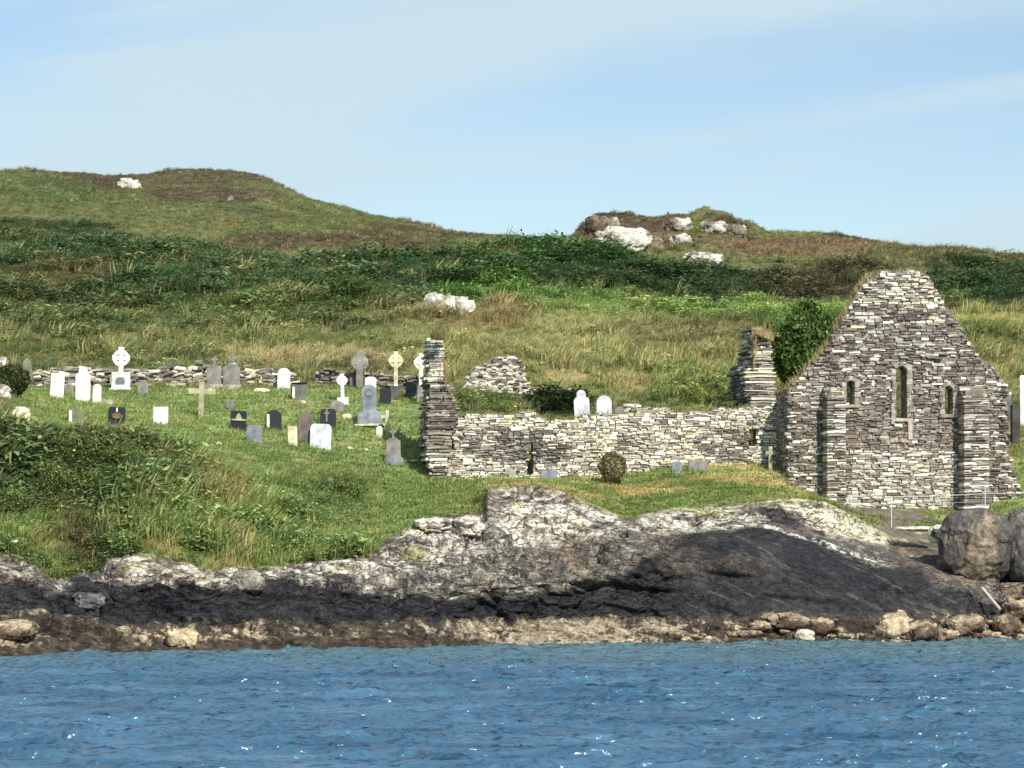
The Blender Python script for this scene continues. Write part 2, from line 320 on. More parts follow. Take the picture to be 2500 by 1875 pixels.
# ---- paint of the shore: tidal zones
def mixc(c, col, wgt): return c*(1-wgt[...,None]) + np.asarray(col)*wgt[...,None]
def shore_paint(Pw, px, py, e1, e2):
    nA = fbm(Pw*1.3,5,101,.6); nB = fbm(Pw*.5,4,111); nC = fbm(Pw*5,4,121,.65); nS = fbm(Pw*np.array([1.1,1,3.6]),5,131,.65)
    c = np.broadcast_to(S(100,96,90), Pw.shape).copy()
    c = mixc(c, S(142,136,124), sst(-.1,.5,nA)); c = mixc(c, S(96,82,76), sst(.1,.5,fbm(Pw*.9,4,141)))
    # pale lichen / bleached rock in the upper zone
    top = I(px,[(0,1350),(130,1416),(230,1414),(265,1364),(430,1366),(600,1392),(900,1356),(1050,1262),(1175,1250),(1190,1192),(1360,1194),(1530,1266),(1900,1228),(2010,1222),(2090,1262),(2180,1312),(2500,1318)])
    blk = I(px,[(0,1405),(120,1432),(200,1412),(330,1402),(470,1412),(545,1438),(640,1416),(740,1402),(900,1408),(1020,1432),(1080,1448),(1200,1455),(1300,1448),(1420,1432),(1480,1420),(1560,1380),(1640,1330),(1700,1300),(1780,1292),(1850,1286),(1950,1318),(2060,1350),(2190,1382),(2300,1440),(2500,1440)])
    wht = I(px,[(0,1380),(120,1400),(250,1420),(500,1430),(600,1415),(800,1412),(950,1395),(1150,1342),(1250,1322),(1400,1316),(1560,1306),(1700,1290),(1850,1280),(1960,1300),(2040,1318),(2150,1318),(2200,1322),(2500,1300)])
    wig = 16*nB+12*nA
    up = 1-sst(-14,14,py-wht+wig)
    nF = fbm(Pw*np.array([3,2,9]),4,135,.7); nG = ridged(Pw*np.array([1.6,1,2.6]),4,137)-.55
    wc = np.clip(up*sst(-.12,.14,nS*.8+nF*.5+nG*.55-.13*(1-sst(650,950,px))),0,1)
    c = mixc(c, S(216,209,192), wc*.95)
    c = mixc(c, S(120,112,106), up*sst(.12,.4,fbm(Pw*np.array([2.2,1,1.2]),4,151))*.75)
    c = mixc(c, S(150,126,116), up*sst(.3,.55,fbm(Pw*1.1,3,161))*.45)
    c = mixc(c, S(176,172,100), up*sst(.22,.5,fbm(Pw*.8+9,4,171))*.5)
    # grey middle rock with pale streaks
    mid = (1-up)*(1-sst(-10,10,py-blk+wig))
    c = mixc(c, S(92,86,80), mid*sst(1150,1350,px)*.75)
    c = mixc(c, S(205,200,182), mid*sst(.02,.2,nF*.7+nG*.6-.12)*.75*(1-.6*sst(1200,1350,px)))
    c = mixc(c, S(150,130,108), mid*sst(.1,.45,fbm(Pw*1.0+3,4,181))*.6*sst(1150,1250,px))
    crest = sst(1800,1860,px)*(1-sst(2200,2230,px))*(1-sst(-6,10,py-(vy0:=I(px,[(1800,1262),(1900,1262),(2000,1290),(2100,1322),(2200,1330)]))))
    c = mixc(c, S(228,222,190), crest*sst(-.25,.1,nF+nG*.5)*.8)
    # shade on the left face of the mound, painted into the colour
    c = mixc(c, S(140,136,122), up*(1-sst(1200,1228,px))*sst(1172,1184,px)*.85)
    # purple-black patch on the slab crest
    crest_patch = np.exp(-(((px-1900)/95)**2+((py-1262-(px-1900)*.22)/24)**2)**1.5)*sst(-.35,.1,nA+.2)
    c = mixc(c, S(74,66,68), np.clip(crest_patch*1.3,0,1))
    # black lichen zone
    b0 = sst(-10,10,py-blk+wig); b1 = 1-sst(-16,16,py-I(px,[(0,1500),(300,1512),(800,1522),(1250,1512),(1700,1508),(2500,1500)])+14*nA+10*nC)
    bk = np.clip(b0*b1,0,1)
    c = mixc(c, S(49,49,52), bk)
    c = mixc(c, S(66,64,63), bk*sst(.0,.5,nA)*.7); c = mixc(c, S(36,36,42), bk*sst(.05,.4,-nB)*.7)
    streak = fbm(np.stack([Pw[...,0]*.35-Pw[...,2]*.5, Pw[...,1]*.3, (Pw[...,0]*.46+Pw[...,2])*5],-1),4,191,.6)
    onslab = sst(1600,1700,px)
    c = mixc(c, S(112,106,98), bk*onslab*sst(.25,.5,streak)*.45)
    c = mixc(c, S(120,104,88), bk*np.exp(-(((px-1640)/190)**2+((py-1365)/34)**2))*sst(-.1,.4,nA)*.55)
    # light vein running down the slab
    vy = I(px,[(1650,1283),(1850,1283),(1950,1318),(2040,1350),(2130,1372),(2200,1392)])
    c = mixc(c, S(222,218,204), np.exp(-((py-vy+9*nC+6*nA)/4.5)**2)*sst(1640,1700,px)*(1-sst(2120,2220,px))*sst(-.15,.15,nC))
    # tan barnacle band and brown weed
    lo = sst(-12,12,py-I(px,[(0,1500),(300,1512),(800,1522),(1250,1512),(1700,1508),(2500,1500)])+14*nA+10*nC)
    c = mixc(c, S(86,76,64), lo)
    tanw = I(px,[(0,.3),(60,.4),(120,-.1),(260,-.15),(320,.2),(400,.1),(450,.5),(520,.3),(800,.1),(1200,.35),(1290,.75),(1500,.7),(1650,.3),(1800,.1),(2000,.0),(2150,.15),(2500,.25)])
    tanl = I(px,[(0,1580),(200,1560),(440,1575),(520,1560),(700,1548),(900,1552),(1000,1548),(1180,1552),(1262,1590),(1300,1600),(1600,1600),(1700,1575),(2500,1575)])
    tn = lo*sst(-.05,.18,nA*.8+nC*.9+tanw-.30)*(1-sst(-8,8,py-tanl+8*nC))
    c = mixc(c, S(164,150,126), tn*.92); c = mixc(c, S(192,178,152), tn*sst(.1,.4,nC)*.6)
    c = mixc(c, S(54,45,38), lo*(1-tn)*sst(-.3,.2,fbm(Pw*3,3,201))*.85)
    wet = sst(-7,2,py-I(px,[(0,1605),(400,1595),(900,1588),(1300,1577),(1700,1572),(2100,1570),(2500,1565)]))
    c = mixc(c, S(46,40,36), wet*.9)
    cr = np.clip(np.exp(-(e2/.05)**2)*.45 + np.exp(-(e1/.05)**2)*.5,0,1)*(1-onslab*.7)
    c = mixc(c, S(70,64,58), cr*.45*(1-bk))
    return np.clip(c,0,.85)
csh = shore_paint(Ps, PXs, PYs, e1, e2)
# soil and turf at the very top rows
csh[-10:] = csh[-10:]*.6 + S(110,104,66)*.4
me = mesh_np('rocky_shore', Psd, grid_faces(*Ys.shape), True, M_rock, csh.reshape(-1,3))
a_ = me.attributes.new('crk','FLOAT','POINT'); a_.data.foreach_set('value', np.clip((1-.6*slab)*(.35+.65*sst(1.0,2.0,Zs))*(.35+1.3*vnoise(Ps*.6,77)),0,1).astype(np.float32).ravel())
shore = link('rocky_shore', me); tag(shore, 'dark rock shore with a tan barnacle band and pale lichened ledges above', 'rock shore', kind='structure')

# ---- land
lcols = np.unique(np.concatenate([cols[::2], cols[:1], cols[-1:]]))
Yl, Zl = profile(lcols, SEG_LAND, 5, 6)
# the first row joins the shore exactly
PXl = np.broadcast_to(lcols, Yl.shape)
j = np.searchsorted(cols, lcols)
top = Psd[-1][j]; Yl[0], Zl[0] = top[:,1], top[:,2]
Xl = to_world(PXl, Yl, Zl); PYl = to_row(Yl, Zl)
Pl = np.stack([Xl,Yl,Zl],-1)
far = sst(150,190,Yl)*(1-sst(240,262,Yl)*.75)
dz = far*(1.5*fbm(Pl*np.array([.045,.03,0]),3,301)+.45*fbm(Pl*np.array([.2,.16,0]),3,311)) + .05*fbm(Pl*np.array([1.2,1.2,0]),3,321)
near_bank = sst(0,14,np.arange(Yl.shape[0]))[:,None]*(1-sst(126,137,Yl))
dz += near_bank*(.35*fbm(Pl*np.array([.5,.5,0]),3,331))
kn = sst(1385,1430,PXl)*(1-sst(1820,1880,PXl))*sst(228,240,Yl)*(1-sst(262,275,Yl))
fk,_ = facets(Pl*np.array([.16,.16,.3]), 341, .9); fk2,_ = facets(Pl*np.array([.45,.45,.8]), 351, .9)
dz += kn*(.55*fk+.4*fk2)
dz[0] = 0
Pl[...,2] += dz; 
def land_row_of(P_): return to_row(P_[...,1],P_[...,2])
BL = []   # (cx, cy, rx, ry, colour, leafiness, height, strength)
def blob(cx,cy,rx,ry,col,leaf,h,s=1): BL.append((cx,cy,rx,ry,col,leaf,h,s))
OL, HE, DK, DK2 = S(112,120,70), S(104,90,68), S(66,92,54), S(78,98,60)
BR, MEAD, DRY, LAWN = S(112,140,62), S(150,150,90), S(194,180,128), S(142,162,88)
# hillside on the left
blob(420,425,330,32,HE,.6,.35,.75); blob(520,480,170,22,HE,.6,.35,.8); blob(250,455,140,30,HE,.6,.3,.6); blob(120,470,130,40,S(92,112,58),.3,.4,.8)
blob(760,560,300,26,S(110,120,64),.2,.4,.7); blob(800,598,300,26,HE,.7,.4,.95); blob(1050,560,260,22,HE,.6,.4,.7); blob(620,540,180,22,S(112,110,62),.3,.4,.5)
blob(120,575,210,34,S(64,84,46),1,.7,.9); blob(330,665,380,75,DK,1,.8,1); blob(250,760,330,45,S(70,86,48),1,.7,.9); blob(140,690,150,35,S(98,94,56),.6,.5,.8)
blob(800,720,380,58,DK2,1,.8,1); blob(820,790,330,38,S(82,100,48),1,.7,.9); blob(560,780,120,28,S(104,118,58),.8,.6,.8); blob(1130,690,220,40,S(58,86,44),1,.8,1)
blob(1050,625,200,26,OL,.5,.4,.7); blob(1180,636,130,12,S(160,150,110),.1,.4,.7)
blob(90,800,200,30,S(92,106,56),.5,.6,.9); blob(420,640,200,30,S(74,96,50),1,.6,.5)
# right
blob(1350,650,260,45,S(60,92,42),1,.8,1); blob(1500,690,250,30,S(56,86,44),1,.8,1); blob(1750,690,330,38,S(58,78,44),1,.7,1); blob(2020,675,180,34,S(82,76,52),1,.6,.9); blob(2430,690,220,48,S(56,80,44),1,.7,1)
blob(1600,560,230,48,S(98,80,64),.6,.35,.95); blob(1705,565,38,22,S(98,116,52),.4,.3,.9); blob(2020,605,270,30,S(128,106,78),.4,.35,.95); blob(2150,585,150,14,S(96,82,60),.6,.3,.8); blob(2400,640,250,20,S(98,94,60),.5,.4,.8)
blob(1620,765,360,38,S(108,136,62),1,.55,1); blob(1480,780,170,26,S(124,150,68),1,.55,.9); blob(1950,760,170,30,S(122,146,62),.6,.5,.95); blob(1960,850,110,95,S(90,126,52),1,.6,1); blob(1250,740,200,30,S(88,124,48),1,.6,.9)
blob(2430,790,190,34,S(158,160,88),.1,.5,1); blob(2440,850,150,40,S(112,122,60),.4,.5,.9); blob(2440,920,150,50,MEAD,.2,.5,1); blob(2480,1080,120,90,S(136,138,72),.1,.3,1)
# meadow
blob(1400,880,520,95,MEAD,.25,.5,1); blob(1150,800,170,28,S(142,128,80),.1,.5,.9); blob(1210,905,110,50,S(142,140,84),.3,.25,.9); blob(1700,840,250,38,S(124,118,72),.2,.5,.8); blob(1450,930,330,40,S(128,140,68),.5,.45,.7); blob(1780,980,170,40,S(118,132,60),.6,.5,.8)
blob(1380,925,60,24,S(190,176,120),0,.6,.8); blob(1540,945,60,20,S(176,160,108),0,.5,.7); blob(1900,960,40,40,S(150,130,84),0,.5,.6)
blob(1200,990,180,26,S(106,120,60),.9,.32,.95); blob(1360,1000,90,22,S(44,58,30),1,.6,1)
# strip above the boundary wall
blob(500,862,620,24,S(122,130,72),.35,.55,1); blob(760,885,240,18,DRY*.85,0,.55,.75); blob(150,880,220,18,S(110,120,60),.3,.5,.8); blob(400,815,420,30,S(96,112,58),.8,.6,.8); blob(950,800,110,22,S(140,134,84),.2,.5,.7); blob(600,740,420,30,S(74,98,52),1,.7,.7)
blob(880,905,110,22,S(70,66,42),.6,.4,.8)
def land_paint(Pw, px, py):
    wx = 34*fbm(Pw*np.array([.09,.07,.09]),4,401); wy = 13*fbm(Pw*np.array([.09,.07,.09])+5,4,411)
    X_, Y_ = px+wx, py+wy
    c = np.broadcast_to(OL, Pw.shape).copy(); leaf = np.full(px.shape,.4); hh = np.full(px.shape,.4)
    for (cx,cy,rx,ry,col,lf,h,s) in BL:
        q = ((X_-cx)/rx)**2+((Y_-cy)/ry)**2; wgt = s*(1-sst(.55,1.35,q))
        c = mixc(c,col,wgt); leaf = leaf*(1-wgt)+lf*wgt; hh = hh*(1-wgt)+h*wgt
    n2 = fbm(Pw*np.array([.35,.25,.35]),4,421)
    farm = py < 1000
    c = mixc(c, S(150,142,86), np.where(farm, sst(.2,.5,n2)*.35,0)); c = mixc(c, S(60,72,40), np.where(farm, sst(.2,.5,-n2)*.4,0))
    # lawn of the graveyard
    K5 = I(px,[(-400,960),(0,1010),(100,1040),(250,1062),(450,1102),(650,1140),(850,1165),(1000,1172),(1062,1166)])
    lawn = sst(935,958,py)*(1-sst(1040,1062,px))*(1-sst(-8,14,py-K5-6*n2))*sst(20,80,px+(py-950)*.4)
    lc = mixc(np.broadcast_to(LAWN,Pw.shape).copy(), S(154,170,88), sst(.0,.5,n2)*.6); lc = mixc(lc, S(112,138,66), sst(.0,.5,-n2)*.6); lc = mixc(lc, S(176,166,110), sst(.12,.4,fbm(Pw*np.array([.9,.6,.9])+4,4,471))*.55)
    c = c*(1-lawn[...,None])+lc*lawn[...,None]; leaf = leaf*(1-lawn); hh = hh*(1-lawn)+.10*lawn
    # bank below the lawn
    bank = sst(-8,14,py-K5-6*n2)*(1-sst(1040,1070,px))
    bc = np.broadcast_to(S(128,150,74), Pw.shape).copy(); n3 = fbm(Pw*np.array([.6,.6,.6])+7,4,431)
    bc = mixc(bc, S(112,132,70), sst(-.05,.3,n3)); bc = mixc(bc, S(168,156,98), sst(.1,.4,-n3)*.7)
    bl, bh = sst(-.2,.25,n3)*.85, np.full(px.shape,.56)
    g1 = np.clip(1.3*np.exp(-(((px-110)/380)**2+((py-1120-px*.12)/120)**2)**1.3),0,1)
    bc = mixc(bc, S(90,108,62), g1); bl = bl*(1-g1)+g1; bh = bh*(1+.5*g1)
    g2 = np.clip(np.exp(-(((px-830)/110)**2+((py-1190)/34)**2)**1.3),0,1); bc = mixc(bc, S(70,92,40), g2*.9); bl = bl*(1-g2)+g2*.9
    g3 = sst(860,960,px)+.8*np.exp(-(((px-700)/200)**2+((py-1150)/30)**2)); g3 = np.clip(g3,0,1); bc = mixc(bc, S(136,158,80), g3*.85); bh = bh*(1-g3*.7); bl *= 1-g3
    g4 = np.exp(-(((px-200)/70)**2+((py-1330)/55)**2)); bc = mixc(bc, S(96,88,58), g4)
    c = c*(1-bank[...,None])+bc*bank[...,None]; leaf = leaf*(1-bank)+bl*bank; hh = hh*(1-bank)+bh*bank
    # grass terrace below the church
    ter = sst(1035,1062,px)*sst(1110,1132,py)
    tc_ = mixc(np.broadcast_to(S(134,152,76),Pw.shape).copy(), S(196,180,116), sst(-.05,.35,fbm(Pw*np.array([.35,.9,.9])+2,4,441)+.25*np.exp(-(((px-1600)/190)**2+((py-1222)/16)**2))+.35*np.exp(-(((px-1860)/110)**2+((py-1165)/22)**2))-.1)*sst(1120,1260,px))
    c = c*(1-ter[...,None])+tc_*ter[...,None]; leaf = leaf*(1-ter); hh = hh*(1-ter)+.12*ter
    # bare ground under the gable
    bare = sst(2030,2090,px)*(1-sst(2380,2440,px))*sst(1200,1230,py)
    bare = bare*(1-sst(.12,.3,fbm(Pw*1.4,3,461))*.95)
    c = mixc(c, S(122,114,102)*(1+.3*fbm(Pw*3,4,463))[...,None], bare); hh = hh*(1-bare)
    lum = (c*np.array([.2,.7,.1])).sum(-1,keepdims=True); c = (c*.84+lum*.16)*np.array([1.02,1,.94])
    hh = np.where((hh>.2), hh*(.66+.95*sst(-.05,.45,fbm(Pw*np.array([.42,.42,0]),3,451))*(1-.35*sst(225,250,Pw[...,1])))*(1-.25*sst(225,250,Pw[...,1])), hh)
    return np.clip(c,0,.8), leaf, hh
cl, lf, hh = land_paint(Pl, PXl, PYl)
me = mesh_np('grass_hillside', Pl, grid_faces(*Yl.shape), True, M_soil, (cl*.75).reshape(-1,3))
land = link('grass_hillside', me); tag(land, 'rough green and brown hillside rising from the graveyard to the skyline', 'hillside', kind='structure')

V_ = Pl.reshape(-1,3); F_ = grid_faces(*Yl.shape)
V2 = Psd.reshape(-1,3); F2 = grid_faces(*Ys.shape)
keep = (PXs[:-1,:-1].ravel()>-90)&(PXs[:-1,:-1].ravel()<2590)
BVH = BVHTree.FromPolygons(V_.tolist(), F_.tolist()); BVHS = BVHTree.FromPolygons(V2.tolist(), F2[keep].tolist())
CAM = Vector((0,0,CAMZ))
def hit(px, py):
    r = ray(px,py); a = BVH.ray_cast(CAM, r)[0]; b_ = BVHS.ray_cast(CAM, r)[0]
    c = [x for x in (a,b_) if x is not None]
    return min(c, key=lambda q: (q-CAM).length) if c else P(px,py,150)
def drop(x, y):
    for B in (BVH, BVHS):
        h_ = B.ray_cast(Vector((x,y,100)), Vector((0,0,-1)))[0]
        if h_ is not None: return h_.z
    return 0.
def groundY(px, Y):                                   # point on the ground in picture column px at distance Y
    x = (px-1250)/FPX*(Y*CT+4*ST); return Vector((x, Y, drop(x,Y)))

# ------------------------------------------------------------------ sea
xs = np.unique(np.concatenate([-np.geomspace(24,6000,30)[::-1], np.linspace(-24,24,440), np.geomspace(24,6000,30)]))
ysea = np.unique(np.concatenate([-np.geomspace(10,6000,20)[::-1], np.linspace(-10,46,30), np.geomspace(46,131,1120), np.geomspace(131,8000,34)]))
XX, YY = np.meshgrid(xs, ysea)
Pm = np.stack([XX,YY,np.zeros_like(XX)],-1)
r = np.zeros_like(XX)
for (wl, am, ang, s, dn) in [(6.5,.030,70,1,.4),(3.3,.050,99,2,.5),(2.2,.045,84,3,.6),(1.4,.060,97,4,.9),(.95,.062,80,5,1.2),(.70,.050,93,6,1.5),(.56,.034,104,7,1.5)]:
    a = math.radians(ang); kx, ky = math.cos(a)*2*math.pi/wl, math.sin(a)*2*math.pi/wl
    ph = 2.6*fbm(Pm/(wl*1.3)*np.array([1.2,.8,1]),2,600+s); ag = .05*dn+2.3*dn**.5*vnoise(Pm/(wl*1.5)*np.array([.8,1.1,1]),620+s)**(2.4 if dn<1 else 2)
    ww = np.clip(np.sin(XX*kx+YY*ky+ph*2.4),0,1)**(1 if s==1 else 2.5); r += am*ag*ww
r += .05*(ridged(Pm*np.array([.9,1.3,1]),2,650)-.55)
msk = sst(40,46,YY)*(1-sst(131,140,YY))*(1-sst(21,24,np.abs(XX)))
Pm[...,2] = r*msk*.82
m, N, L, b = mat_base("sea_water", .20, .5); b.inputs['IOR'].default_value = 1.5
n = noise(N, L, .35, 5, .65, 'Object', (.5,1.1,1)); rr = nd(N,'ShaderNodeValToRGB'); rr.color_ramp.elements[0].color = (.020,.070,.132,1); rr.color_ramp.elements[1].color = (.066,.152,.238,1); rr.color_ramp.elements[0].position=.35; rr.color_ramp.elements[1].position=.65
L.new(n.outputs['Fac'], rr.inputs[0])
ge = nd(N,'ShaderNodeNewGeometry'); sp = nd(N,'ShaderNodeSeparateXYZ'); L.new(ge.outputs['Position'], sp.inputs[0])
sh_ = nd(N,'ShaderNodeMix', data_type='RGBA'); sh_.inputs['B'].default_value = (.085,.15,.165,1); L.new(rr.outputs[0], sh_.inputs['A']); L.new(rng_map(N, L, sp.outputs[1], 92, 118, 0, .9), sh_.inputs['Factor'])
L.new(sh_.outputs['Result'], b.inputs['Base Color'])
n = noise(N, L, 1.7, 2.5, .5, 'Object', (1,1.5,1)); wr = nd(N,'ShaderNodeValToRGB'); wr.color_ramp.interpolation = 'B_SPLINE'; wr.color_ramp.elements[0].position = .42; wr.color_ramp.elements[1].position = .72; L.new(n.outputs['Fac'], wr.inputs[0])
n2 = noise(N, L, 5, 2, .5, 'Object', (1,1.5,1)); ma = nd(N,'ShaderNodeMath', operation='MULTIPLY_ADD'); ma.inputs[1].default_value = .16; L.new(n2.outputs['Fac'], ma.inputs[0]); L.new(wr.outputs[0], ma.inputs[2]); bump(N, L, ma.outputs[0], b, 1.0, .19)
me = mesh_np('sea', Pm, grid_faces(*XX.shape), True, m); tag(link('sea', me), 'rippled blue sea in front of the rock shore', 'sea', kind='structure')

# ------------------------------------------------------------------ vegetation (uncountable ground cover)
def blades(n, h, spread, width, lean, seed, leafy=False):
    r = random.Random(seed); V, F, T = [], [], []
    for i in range(n):
        a = r.uniform(0,6.283); rr = spread*math.sqrt(r.random()); x, y = rr*math.cos(a), rr*math.sin(a)
        b = a + r.uniform(-1,1)
        if not leafy:
            hh = h*r.uniform(.55,1.1); ln = lean*r.uniform(.3,1.2); wd = width*r.uniform(.6,1.3)
            ca, sa = math.cos(b), math.sin(b); px_, py_ = -sa*wd/2, ca*wd/2
            mx_, my_ = x+ca*ln*.35, y+sa*ln*.35; tx, ty = x+ca*ln+.25*h, y+sa*ln
            k = len(V); V += [(x-px_,y-py_,-.03),(x+px_,y+py_,-.03),(mx_+px_*.8,my_+py_*.8,hh*.6),(mx_-px_*.8,my_-py_*.8,hh*.6),(tx,ty,hh)]
            F += [(k,k+1,k+2),(k,k+2,k+3),(k+3,k+2,k+4)]; s = r.uniform(.8,1.2); T += [.55*s,.55*s,.95*s,.95*s,1.25*s]
        else:
            z = h*r.uniform(.15,1.0)*(1-.45*(rr/spread)**2); sz = width*r.uniform(.6,1.4)
            ti = r.uniform(.1,.9); ca, sa = math.cos(b), math.sin(b)
            d1 = Vector((ca,sa,r.uniform(-.5,.6))).normalized()*sz; d2 = Vector((-sa,ca,r.uniform(-.6,.6))).normalized()*sz*.42
            c = Vector((x,y,z)); k = len(V)
            V += [tuple(c-d1*.5),tuple(c+d2*.5),tuple(c+d1*.6),tuple(c-d2*.5)]; F += [(k,k+1,k+2),(k,k+2,k+3)]
            s = r.uniform(.7,1.3)*(.75+.45*z/h); T += [s]*4
    return V, F, T
def tuft_obj(name, *a, **k):
    V, F, T = blades(*a, **k); me = mesh_np(name, V, F, False, M_leaf)
    setcol(me, np.array(T)[:,None]*np.ones((1,3)), 'tip')
    o = bpy.data.objects.new(name, me); return o          # a source for instancing only, not linked to the scene
LIB = {
 'short': [tuft_obj('short_tuft', 14, 1, .9, .10, .5, 10+i) for i in range(3)],
 'tall':  [tuft_obj('tall_tuft', 20, 1, .45, .055, .42, 20+i) for i in range(4)],
 'leaf':  [tuft_obj('leaf_clump', 46, 1, .75, .30, .3, 30+i, leafy=True) for i in range(4)],
}
def scatter(name, label, cat, pts, cl_, scl, kindkey, flat=1.0):
    me = bpy.data.meshes.new(name+'_points'); n = len(pts); me.vertices.add(n); me.vertices.foreach_set('co', np.asarray(pts,np.float32).ravel())
    def fa(nm, tp, dat, key):
        a = me.attributes.new(nm, tp, 'POINT'); a.data.foreach_set(key, np.asarray(dat,np.float32).ravel())
    c4 = np.ones((n,4),np.float32); c4[:,:3] = cl_; fa('col','FLOAT_COLOR',c4,'color')
    sc = np.stack([scl*flat*rng.uniform(.8,1.3,n), scl*flat*rng.uniform(.8,1.3,n), scl*rng.uniform(.75,1.25,n)],-1); fa('scl','FLOAT_VECTOR',sc,'vector')
    ro = np.stack([rng.uniform(-.18,.18,n), rng.uniform(-.18,.18,n), rng.uniform(0,6.28,n) if kindkey=='leaf' else rng.uniform(-1.2,1.2,n)],-1); fa('rot','FLOAT_VECTOR',ro,'vector')
    a = me.attributes.new('pick','INT','POINT'); a.data.foreach_set('value', rng.integers(0,len(LIB[kindkey]),n).astype(np.int32))
    o = link(name, me); tag(o, label, cat, kind='stuff')
    ng = bpy.data.node_groups.new(name+'_nodes','GeometryNodeTree')
    ng.interface.new_socket('Geometry', in_out='INPUT', socket_type='NodeSocketGeometry'); ng.interface.new_socket('Geometry', in_out='OUTPUT', socket_type='NodeSocketGeometry')
    GN, GL = ng.nodes, ng.links; gi = GN.new('NodeGroupInput'); go = GN.new('NodeGroupOutput')
    g2i = GN.new('GeometryNodeGeometryToInstance')
    for q in LIB[kindkey][::-1]:
        oi = GN.new('GeometryNodeObjectInfo'); oi.inputs['Object'].default_value = q; GL.new(oi.outputs['Geometry'], g2i.inputs[0])
    def na(nm, tp):
        x = GN.new('GeometryNodeInputNamedAttribute'); x.data_type = tp; x.inputs['Name'].default_value = nm; return x.outputs['Attribute']
    m2p = GN.new('GeometryNodeMeshToPoints'); GL.new(gi.outputs[0], m2p.inputs[0])
    ip = GN.new('GeometryNodeInstanceOnPoints'); ip.inputs['Pick Instance'].default_value = True
    GL.new(m2p.outputs[0], ip.inputs['Points']); GL.new(g2i.outputs[0], ip.inputs['Instance']); GL.new(na('pick','INT'), ip.inputs['Instance Index'])
    GL.new(na('scl','FLOAT_VECTOR'), ip.inputs['Scale'])
    e2r = GN.new('FunctionNodeEulerToRotation'); GL.new(na('rot','FLOAT_VECTOR'), e2r.inputs[0]); GL.new(e2r.outputs[0], ip.inputs['Rotation'])
    GL.new(ip.outputs[0], go.inputs[0])
    md = o.modifiers.new('scatter','NODES'); md.node_group = ng
    return o
# candidate points over the land cells, by area
A = Pl[:-1,:-1]; B = Pl[:-1,1:]; D = Pl[1:,:-1]
area = np.linalg.norm(np.cross(B-A, D-A), axis=-1)
pxc, pyc, Yc = PXl[:-1,:-1], PYl[:-1,:-1], Yl[:-1,:-1]
vis = (pxc>-460)&(pxc<2960)&(np.arange(area.shape[0])[:,None] < sum(SEG_LAND[:5])+10)
_, lfc, hhc = cl, lf[:-1,:-1], hh[:-1,:-1]
def sample(dens, n_max=220000):
    wgt = (area*dens*vis).ravel(); n = int(min(n_max, wgt.sum())); idx = rng.choice(len(wgt), n, p=wgt/wgt.sum())
    i, j = np.unravel_index(idx, area.shape); u, v = rng.random(n)[:,None], rng.random(n)[:,None]
    p = (Pl[i,j]*(1-u)+Pl[i,j+1]*u)*(1-v) + (Pl[i+1,j]*(1-u)+Pl[i+1,j+1]*u)*v
    px = PXl[i,j]+(PXl[i,j+1]-PXl[i,j])*u[:,0]; py = PYl[i,j]+(PYl[i+1,j]-PYl[i,j])*v[:,0]
    return p, px, py
depth_fall = np.clip((150/Yc)**1.6, .2, 1.6)
def jitter(c, a=.22, hue=.12):
    n = len(c); s = np.exp(rng.normal(0,a,n))[:,None]; h_ = np.exp(rng.normal(0,hue,(n,1)))*np.array([[1,0,0]])+np.array([[0,1,1]])
    return np.clip(c*s*h_,0,.75)
CLEAR = []                                             # filled below: footprints kept free of tall plants
def scatter_all():
    specs = [('short', 'lawn_grass', 'short green turf between the graves and on the terrace below the church', 'turf', (hhc>.03)&(hhc<.2), 16),
             ('tall', 'meadow_grass', 'tall olive and straw coloured grass over the meadow and hillside', 'grass', (hhc>=.2), 7.5),
             ('leaf', 'bracken', 'dark green bracken and brambles on the hillside and the bank', 'bracken', (hhc>=.2), 6.5)]
    for key, nm, lab, cat, mask, dn in specs:
        if key == 'leaf': dens = dn*mask*np.clip(lfc*1.25-.12,0,1)
        elif key == 'tall': dens = dn*mask*np.clip(1.15-lfc,.12,1)
        else: dens = dn*mask*1.
        dens = dens*depth_fall*np.where(Yc<137, 3.4 if key=='leaf' else 1.9, 1)
        p, px, py = sample(dens)
        c, l_, h_ = land_paint(p, px, py)
        ok = h_ > .03
        for (x0,x1,y0,y1) in CLEAR: ok &= ~((p[:,0]>x0)&(p[:,0]<x1)&(p[:,1]>y0)&(p[:,1]<y1))
        p, c, h_, l_, px, py = p[ok], c[ok], h_[ok], l_[ok], px[ok], py[ok]
        c = jitter(c, .20 if key!='short' else .12)
        if key == 'tall':
            st = rng.random(len(p)) < .22; c[st] = c[st]*.5+DRY*.5
        if key == 'leaf': sc = h_*rng.uniform(.6,1.15,len(p))*np.where(p[:,1]<138,.85,1); fl = 1.15
        elif key == 'tall': sc = np.maximum(h_,.3)*rng.uniform(.6,1.2,len(p)); fl = 1.2
        else: sc = rng.uniform(.09,.17,len(p)); fl = 2.2
        scatter(nm, lab, cat, p, c*(1.5 if key=='leaf' else 1.25), sc, key, fl)
        print(nm, len(p))

